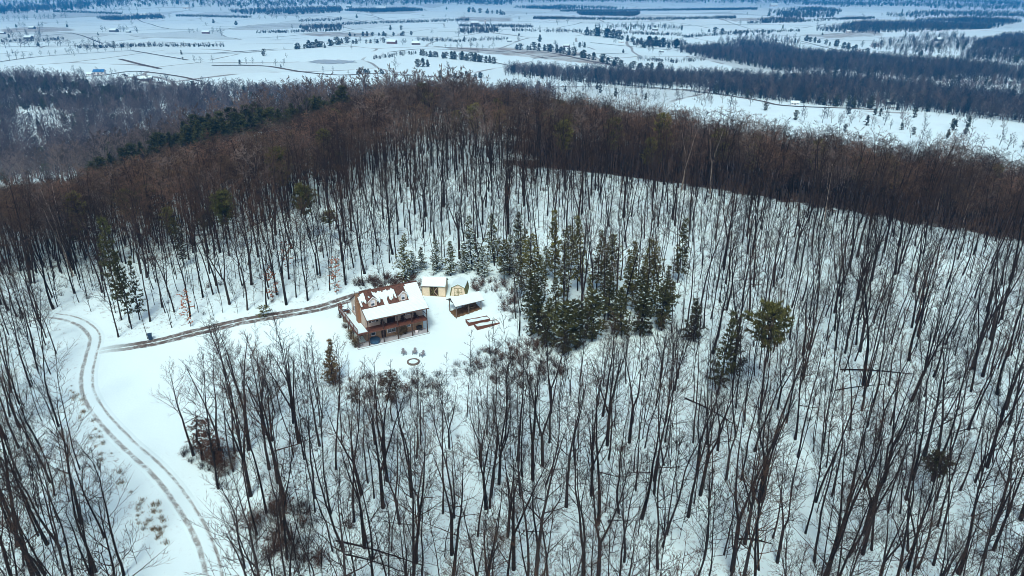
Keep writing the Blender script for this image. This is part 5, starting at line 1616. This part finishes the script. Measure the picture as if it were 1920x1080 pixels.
# woods that read as one mass
coll_far = proto_collection("far_tree", FB + FC)
coll_valley = proto_collection("valley_wood_tree", FV[:2] + FB[:2] + FC)
def wood(poly, cell, label, ever=.12, hb=(.6, 1.45), keep=1.0, seed=0, name="far_woods", squat=1.0, gaps=.8):
    bx, by, bz = hit(*zip(*poly))
    Qb = poisson(bx.min() - 20, bx.max() + 20, by.min() - 20, by.max() + 20, cell, keep, seed)
    zz = ground(Qb[:, 0], Qb[:, 1]); a, b = project(Qb[:, 0], Qb[:, 1], zz)
    k = inside(poly, a, b) & (Qb[:, 1] > 10)
    if gaps: k &= np.random.default_rng(seed + 7).random(len(a)) < 1 - gaps * smooth01(.35 + .6 * np.sin(Qb[:, 0] / 61 + seed) * np.sin(Qb[:, 1] / 47 + seed) + .4 * np.sin(Qb[:, 0] / 19 + Qb[:, 1] / 33))
    Qb, zz = Qb[k], zz[k]; m = len(Qb)
    gg = np.random.default_rng(seed + 1)
    e = gg.random(m) < ever
    s = gg.uniform(*hb, m)
    idx = np.where(e, gg.integers(4, 7, m), gg.integers(0, 4, m))
    scatter(name, np.stack([Qb[:, 0], Qb[:, 1], zz], -1), coll_valley, idx, np.concatenate([np.zeros((m, 2)), gg.uniform(0, 6.28, (m, 1))], 1), np.stack([s * squat, s * squat, s], -1), label)
    return m
tot = 0
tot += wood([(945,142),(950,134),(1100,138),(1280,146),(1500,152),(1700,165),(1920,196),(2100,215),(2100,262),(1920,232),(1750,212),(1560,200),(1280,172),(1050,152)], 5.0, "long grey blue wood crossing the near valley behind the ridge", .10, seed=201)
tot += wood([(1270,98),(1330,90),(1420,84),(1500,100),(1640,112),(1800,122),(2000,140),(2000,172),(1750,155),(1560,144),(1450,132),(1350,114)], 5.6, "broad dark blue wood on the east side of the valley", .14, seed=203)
tot += wood([(1340,82),(1420,72),(1500,78),(1500,92),(1420,88)], 10, "thin open wood above the broad eastern wood", .1, keep=.6, seed=205)
tot += wood([(1525,58),(1600,46),(1700,41),(1830,39),(1915,42),(1860,54),(1700,61),(1600,62)], 8, "lens shaped dark blue wooded rise in the far east", .25, seed=207)
tot += wood([(1800,112),(1830,85),(1880,72),(2000,68),(2000,125),(1900,118)], 6.5, "steep wooded knoll at the eastern edge", .15, seed=209)
tot += wood([(1620,88),(1700,74),(1800,68),(1830,80),(1800,110),(1700,108)], 12, "open snowy wood between the eastern wood and the lens shaped rise", .15, keep=.55, seed=211)
tot += wood([(1660,160),(1700,168),(1800,178),(1920,190),(2000,200),(2000,180),(1880,160),(1760,152)], 9, "grey wood strip round the eastern farm", .12, keep=.7, seed=213)
tot += wood([(-120,30),(-120,4),(0,6),(130,0),(130,-12),(640,-12),(960,-12),(960,10),(840,8),(700,11),(640,9),(540,15),(420,15),(330,12),(250,13),(90,22),(40,27)], 26, "dark blue wooded hills closing the valley in the west", .2, (1.3, 2.0), seed=215, squat=1.5)
tot += wood([(420,22),(520,18),(640,16),(640,24),(560,27),(470,28)], 17, "dark blue wood strip below the western hills", .3, (1.1, 1.6), seed=217, squat=1.3)
tot += wood([(940,-12),(2050,-12),(2050,22),(1920,20),(1780,18),(1700,12),(1600,14),(1480,8),(1300,6),(1100,4),(960,6)], 30, "bright blue wooded hills along the eastern skyline", .2, (1.2, 1.9), .8, seed=219, squat=1.6)
tot += wood([(960,15),(1050,12),(1180,16),(1150,18),(1030,18)], 16, "short far wood in the middle of the valley", .4, (1, 1.4), seed=221, squat=1.2)
tot += wood([(1440,22),(1530,16),(1580,22),(1560,33),(1470,33)], 15, "blue wood patch among the far eastern fields", .35, (1, 1.4), .8, seed=223, squat=1.2)
tot += wood([(1650,30),(1760,22),(1900,24),(2000,30),(2000,36),(1800,33),(1700,34)], 17, "broken blue wood strip in the far east", .25, (1, 1.4), .7, seed=225, squat=1.2)
tot += wood([(1110,52),(1200,48),(1280,52),(1280,58),(1180,58)], 13, "low wood strip in the far middle fields", .3, (.7, 1.1), .6, seed=226)
# the flank of the hill below the spur, down to the western farms
WEST = [(-200,350),(-200,160),(0,150),(60,146),(160,160),(300,172),(480,172),(640,174),(760,176),(900,180),(1000,176),(1060,190),(700,260),(600,330),(200,350)]
OPENINGS = [[(30,210),(110,206),(130,222),(40,226)],[(60,176),(150,172),(160,184),(70,190)],[(45,228),(145,228),(150,262),(60,265)]]
bx, by, bz = hit(*zip(*[(u_, min(v_, 262)) for u_, v_ in WEST]))
Qb = poisson(-900, 120, 330, 1120, 6.2, 1, 231)
zz = ground(Qb[:, 0], Qb[:, 1]); a, b = project(Qb[:, 0], Qb[:, 1], zz)
k = inside(WEST, a, b) & clear_of(Qb[:, 0], Qb[:, 1], taken, 4)
for op in OPENINGS[:2]: k &= ~inside(op, a, b)
thin = inside(OPENINGS[2], a, b) | (np.sin(Qb[:, 0] / 23 + 1) * np.sin(Qb[:, 1] / 31) + .5 * np.sin(Qb[:, 0] / 9 + Qb[:, 1] / 13) > .62)
k &= ~thin | (g.random(len(a)) < .35)
Qb, zz, a, b = Qb[k], zz[k], a[k], b[k]; m = len(Qb)
e = (g.random(m) < .03 + .12 * (np.sin(Qb[:, 0] / 41) * np.sin(Qb[:, 1] / 37) > .35)) | ((g.random(m) < .55) & inside([(0,150),(90,158),(270,180),(270,204),(100,204),(0,190)], a, b))
s = g.uniform(.6, 1.45, m)
scatter("flank_woods", np.stack([Qb[:, 0], Qb[:, 1], zz], -1), coll_far, np.where(e, g.integers(4, 7, m), g.integers(0, 4, m)), np.concatenate([np.zeros((m, 2)), g.uniform(0, 6.28, (m, 1))], 1), np.stack([s, s, s], -1), "grey purple leafless woods on the hill flank below the spur")
tot += m
tot += wood([(1420,222),(1560,212),(1700,218),(1920,240),(2060,255),(2060,330),(1920,300),(1700,262),(1500,235)], 13, "scattered grey trees at the foot of the hill in the east", .25, (.7, 1.1), .55, seed=241)
tot += wood([(960,160),(1100,162),(1300,182),(1460,205),(1460,222),(1300,200),(1100,180),(980,178)], 13, "thin line of bare trees at the foot of the ridge", .08, (.7, 1.1), .5, seed=243)
for q, (pl, where) in enumerate([([(640,20),(760,16),(800,20),(700,24)],"under the western hills"),([(1080,24),(1200,26),(1190,31),(1090,29)],"in the far middle of the valley"),([(180,34),(300,30),(310,35),(200,39)],"among the far western fields"),([(1180,84),(1280,80),(1290,87),(1200,91)],"beside the dark blue row"),([(560,51),(640,49),(640,55),(570,57)],"over the pond rise"),([(860,58),(930,55),(935,61),(870,64)],"behind the mid valley farm"),([(1420,38),(1500,36),(1510,42),(1430,44)],"before the lens shaped rise")]):
    tot += wood(pl, 9, "small dark woodlot " + where, .4, (.6, 1.2), .85, seed=400 + 2 * q, name="woodlot", squat=1.2, gaps=.4)
HEDGES = [([(640,46),(760,42),(880,38)],"across the upper middle fields"),([(960,58),(1120,61),(1280,67)],"under the far middle strip"),([(1280,71),(1400,61),(1500,59)],"above the big eastern wood"),([(860,49),(1000,51)],"short, behind the pale silo"),
 ([(1000,35),(1200,37),(1380,34)],"long, in the far middle"),([(560,40),(640,38)],"short, under the western hills"),([(330,30),(470,33)],"beside the far western farms"),([(0,79),(120,75)],"behind the dark western barn"),([(700,111),(780,101)],"steep, below the long red barn"),([(1050,21),(1250,19),(1420,17)],"thin, before the eastern skyline"),
 ([(140,91),(260,87),(420,87)],"between the two lower western hedgerows"),([(1400,44),(1520,40),(1640,34)],"running up to the lens shaped rise"),([(100,22),(230,26)],"at the foot of the western hills"),([(1190,112),(1270,118),(1330,112)],"joining the stubble field and the eastern wood"),([(780,76),(860,78),(960,74)],"behind the long red barn"),([(480,62),(560,60),(640,57)],"beyond the pond rise")]
for q, (pl, where) in enumerate(HEDGES):
    th = 1.3
    tot += wood([(a_, b_ - th) for a_, b_ in pl] + [(a_, b_ + th) for a_, b_ in reversed(pl)], 7.5, "low dark hedge " + where, .35, (.3, .75), .85, seed=300 + 2 * q, name="hedge_strip", squat=1.5, gaps=.35)
print("far trees", tot)

# ------------------------------------------------------------------ farm buildings
def farm(u_, v_, wpx, kind, label, ratio=.6, hfac=.24, rz=None):
    x, y, z = at(u_, v_)
    W = .62 * wpx * math.hypot(x, y) / FPX; D = W * ratio; H = max(2.4, W * hfac)
    t = empty("farm_building", (x, y, z), R(rng.uniform(-18, 18)) if rz is None else R(rz), label, "farm building", "farm buildings in the valley")
    wall, roofm = {'red': ('barn_red', 'snow'), 'redroof': ('barn_white', 'roof_brown'), 'grey': ('barn_grey', 'snow'), 'white': ('barn_white', 'snow'), 'blue': ('barn_white', 'roof_blue'), 'brown': ('roof_brown', 'snow')}[kind]
    w = MB().box(-W / 2, W / 2, -D / 2, D / 2, -1.5, H).build("wall", M[wall], t)
    MB().prism([(-D / 2, H + .003), (D / 2, H + .003), (0, H + D * .33)], 'x', -W / 2 + .02, W / 2 - .02).build("gable", M[wall], w)
    r = None
    for s in (-1, 1):
        q = [(s * (D / 2 + .5), H - .25), (0, H + D * .33 + .1), (0, H + D * .33 + .45), (s * (D / 2 + .5), H + .15)]
        o = MB().prism(q[::-1] if s < 0 else q, 'x', -W / 2 - .4, W / 2 + .4).build("roof" if r is None else "roof_slope", M[roofm], t if r is None else r)
        if r is None: r = o
    MB().box(-W * .08, W * .08, -D / 2 - .08, -D / 2 - .01, -.2, min(H * .75, 3.2)).build("door", M['barn_grey'], t)
    for s in (-.32, .3): MB().box(W * s - .6, W * s + .6, -D / 2 - .08, -D / 2 - .01, H * .4, H * .4 + 1.2).build("window", M['glass'], t)
FARMS = [(386,63,18,'red',"weathered red barn with snowy roof in the western fields"),(214,60,20,'grey',"long low dark barn on the level western bank"),(241,61,11,'grey',"small dark barn past the long low one"),(187,139,26,'blue',"farmhouse with bright blue metal roof"),(168,141,14,'white',"white annex beside the blue roofed farmhouse"),
 (276,151,26,'grey',"white roofed barn below the bent farm lane"),(246,146,12,'white',"small white house on the bent farm lane"),(54,73,18,'grey',"dark barn at the western edge of the valley"),(60,54,14,'grey',"small grey shed above the western farmyard"),(5,64,12,'brown',"brown shed at the very west edge"),
 (735,82,26,'red',"long red barn with snowy roof in mid valley"),(780,84,24,'brown',"low brown roofed barn beside the long red one"),(693,80,13,'white',"white house before the long red barn"),(890,46,22,'brown',"brown roofed farm beside the pale silo"),(955,78,13,'grey',"grey farmhouse above the stubble field"),(1062,88,18,'brown',"low brown barn near the stubble field end"),
 (1165,80,14,'white',"white house in the dark blue row"),(1240,98,14,'brown',"small brown farm at the wood's west tip"),(1490,196,22,'white',"cream house by the road below the near wood"),(1666,194,26,'brown',"brown roofed farm by the road behind the ridge"),(1672,203,16,'white',"white house with green lawn edge behind the ridge"),(1760,77,20,'grey',"grey barn by the steep wooded knoll"),
 (1790,148,24,'brown',"low brown roofed barn in the eastern wood clearing"),(1895,156,18,'white',"white house at the clearing's far end"),(1640,88,18,'redroof',"brown roofed house in the pale eastern field"),(715,20,26,'brown',"long brown roofed barn under the western hills"),(655,14,14,'grey',"grey farm at the foot of the western hills"),(350,16,16,'white',"white farm under the western wooded hills"),
 (270,30,14,'white',"white house among the far western trees"),(1450,12,18,'white',"white farm among the far eastern woods"),(1228,57,16,'brown',"brown farm in the far middle strip"),(60,69,11,'white',"white farmhouse beside the dark western barn"),(1592,61,14,'white',"white house below the lens shaped rise")]
CNT = "first second third fourth".split()
for k, a in enumerate(FARMS):
    farm(*a)
    m = 4 if a[1] > 40 else 3
    xs, ys, zs = hit([a[0] + (rng.uniform(.7, 1.7) * a[2]) * (-1 if j % 2 else 1) for j in range(m)], [a[1] + rng.uniform(-2.2, .8) for j in range(m)])
    for q, i in enumerate(np.argsort(xs)):
        h = min(rng.uniform(6, 11) * (1 if a[1] > 40 else .6) * math.hypot(xs[i], ys[i]) / FPX, 22)
        who = " ".join(a[4].split()[:7])
        who = a[4] if len(a[4].split()) <= 8 else who
        place("farmyard_tree", FV[i % 4], float(xs[i]), float(ys[i]), float(zs[i]), h, 15, "%s bare tree from the west by the %s" % (CNT[q], who), "tree", "bare trees round the farms", 1.3)
x, y, z = at(910, 45)
t = empty("silo", (x, y, z), 0, "pale domed silo beside the brown roofed farm", "silo")
MB().disc(0, 0, -1, 15, 3.2, 16).build("barrel", M['barn_white'], t); MB().tube([(0, 0, 15.003), (0, 0, 16.3), (0, 0, 17.2)], [3.2, 2.4, .6], 16).build("dome", M['barn_grey'], t)
# the cabin among the trees on the far ridge
x, y, z = at(705, 219)
t = empty("ridge_cabin", (x, y, z), R(20), "white roofed cabin among bare trees on the far ridge", "cabin")
MB().box(-3.2, 3.2, -2.4, 2.4, -.5, 2.6).build("wall", M['barn_white'], t)
for s in (-1, 1):
    q = [(s * 2.8, 2.45), (0, 4.3), (0, 4.5), (s * 2.8, 2.65)]
    MB().prism(q[::-1] if s < 0 else q, 'x', -3.6, 3.6).build("roof" if s < 0 else "roof_slope", M['snow'], t)
MB().prism([(-2.4, 2.603), (2.4, 2.603), (0, 4.2)], 'x', -3.18, 3.18).build("gable", M['barn_white'], t)
MB().box(-.5, .5, -2.48, -2.41, -.3, 1.9).build("door", M['door'], t)

# ------------------------------------------------------------------ the air
hz = MB().box(-13400, 13400, -13400, 13400, -135, 320)
hm = bpy.data.materials.new("haze"); hm.use_nodes = True
hn = hm.node_tree.nodes; hn.remove(hn["Principled BSDF"])
pv_ = hn.new("ShaderNodeVolumePrincipled")
pv_.inputs["Color"].default_value = (.005, .41, 1.0, 1)
pv_.inputs["Density"].default_value = 1.7e-4
hm.node_tree.links.new(pv_.outputs[0], hn["Material Output"].inputs["Volume"])
tag(hz.build("haze", hm), "pale blue winter haze filling the valley air", None, None, "stuff")
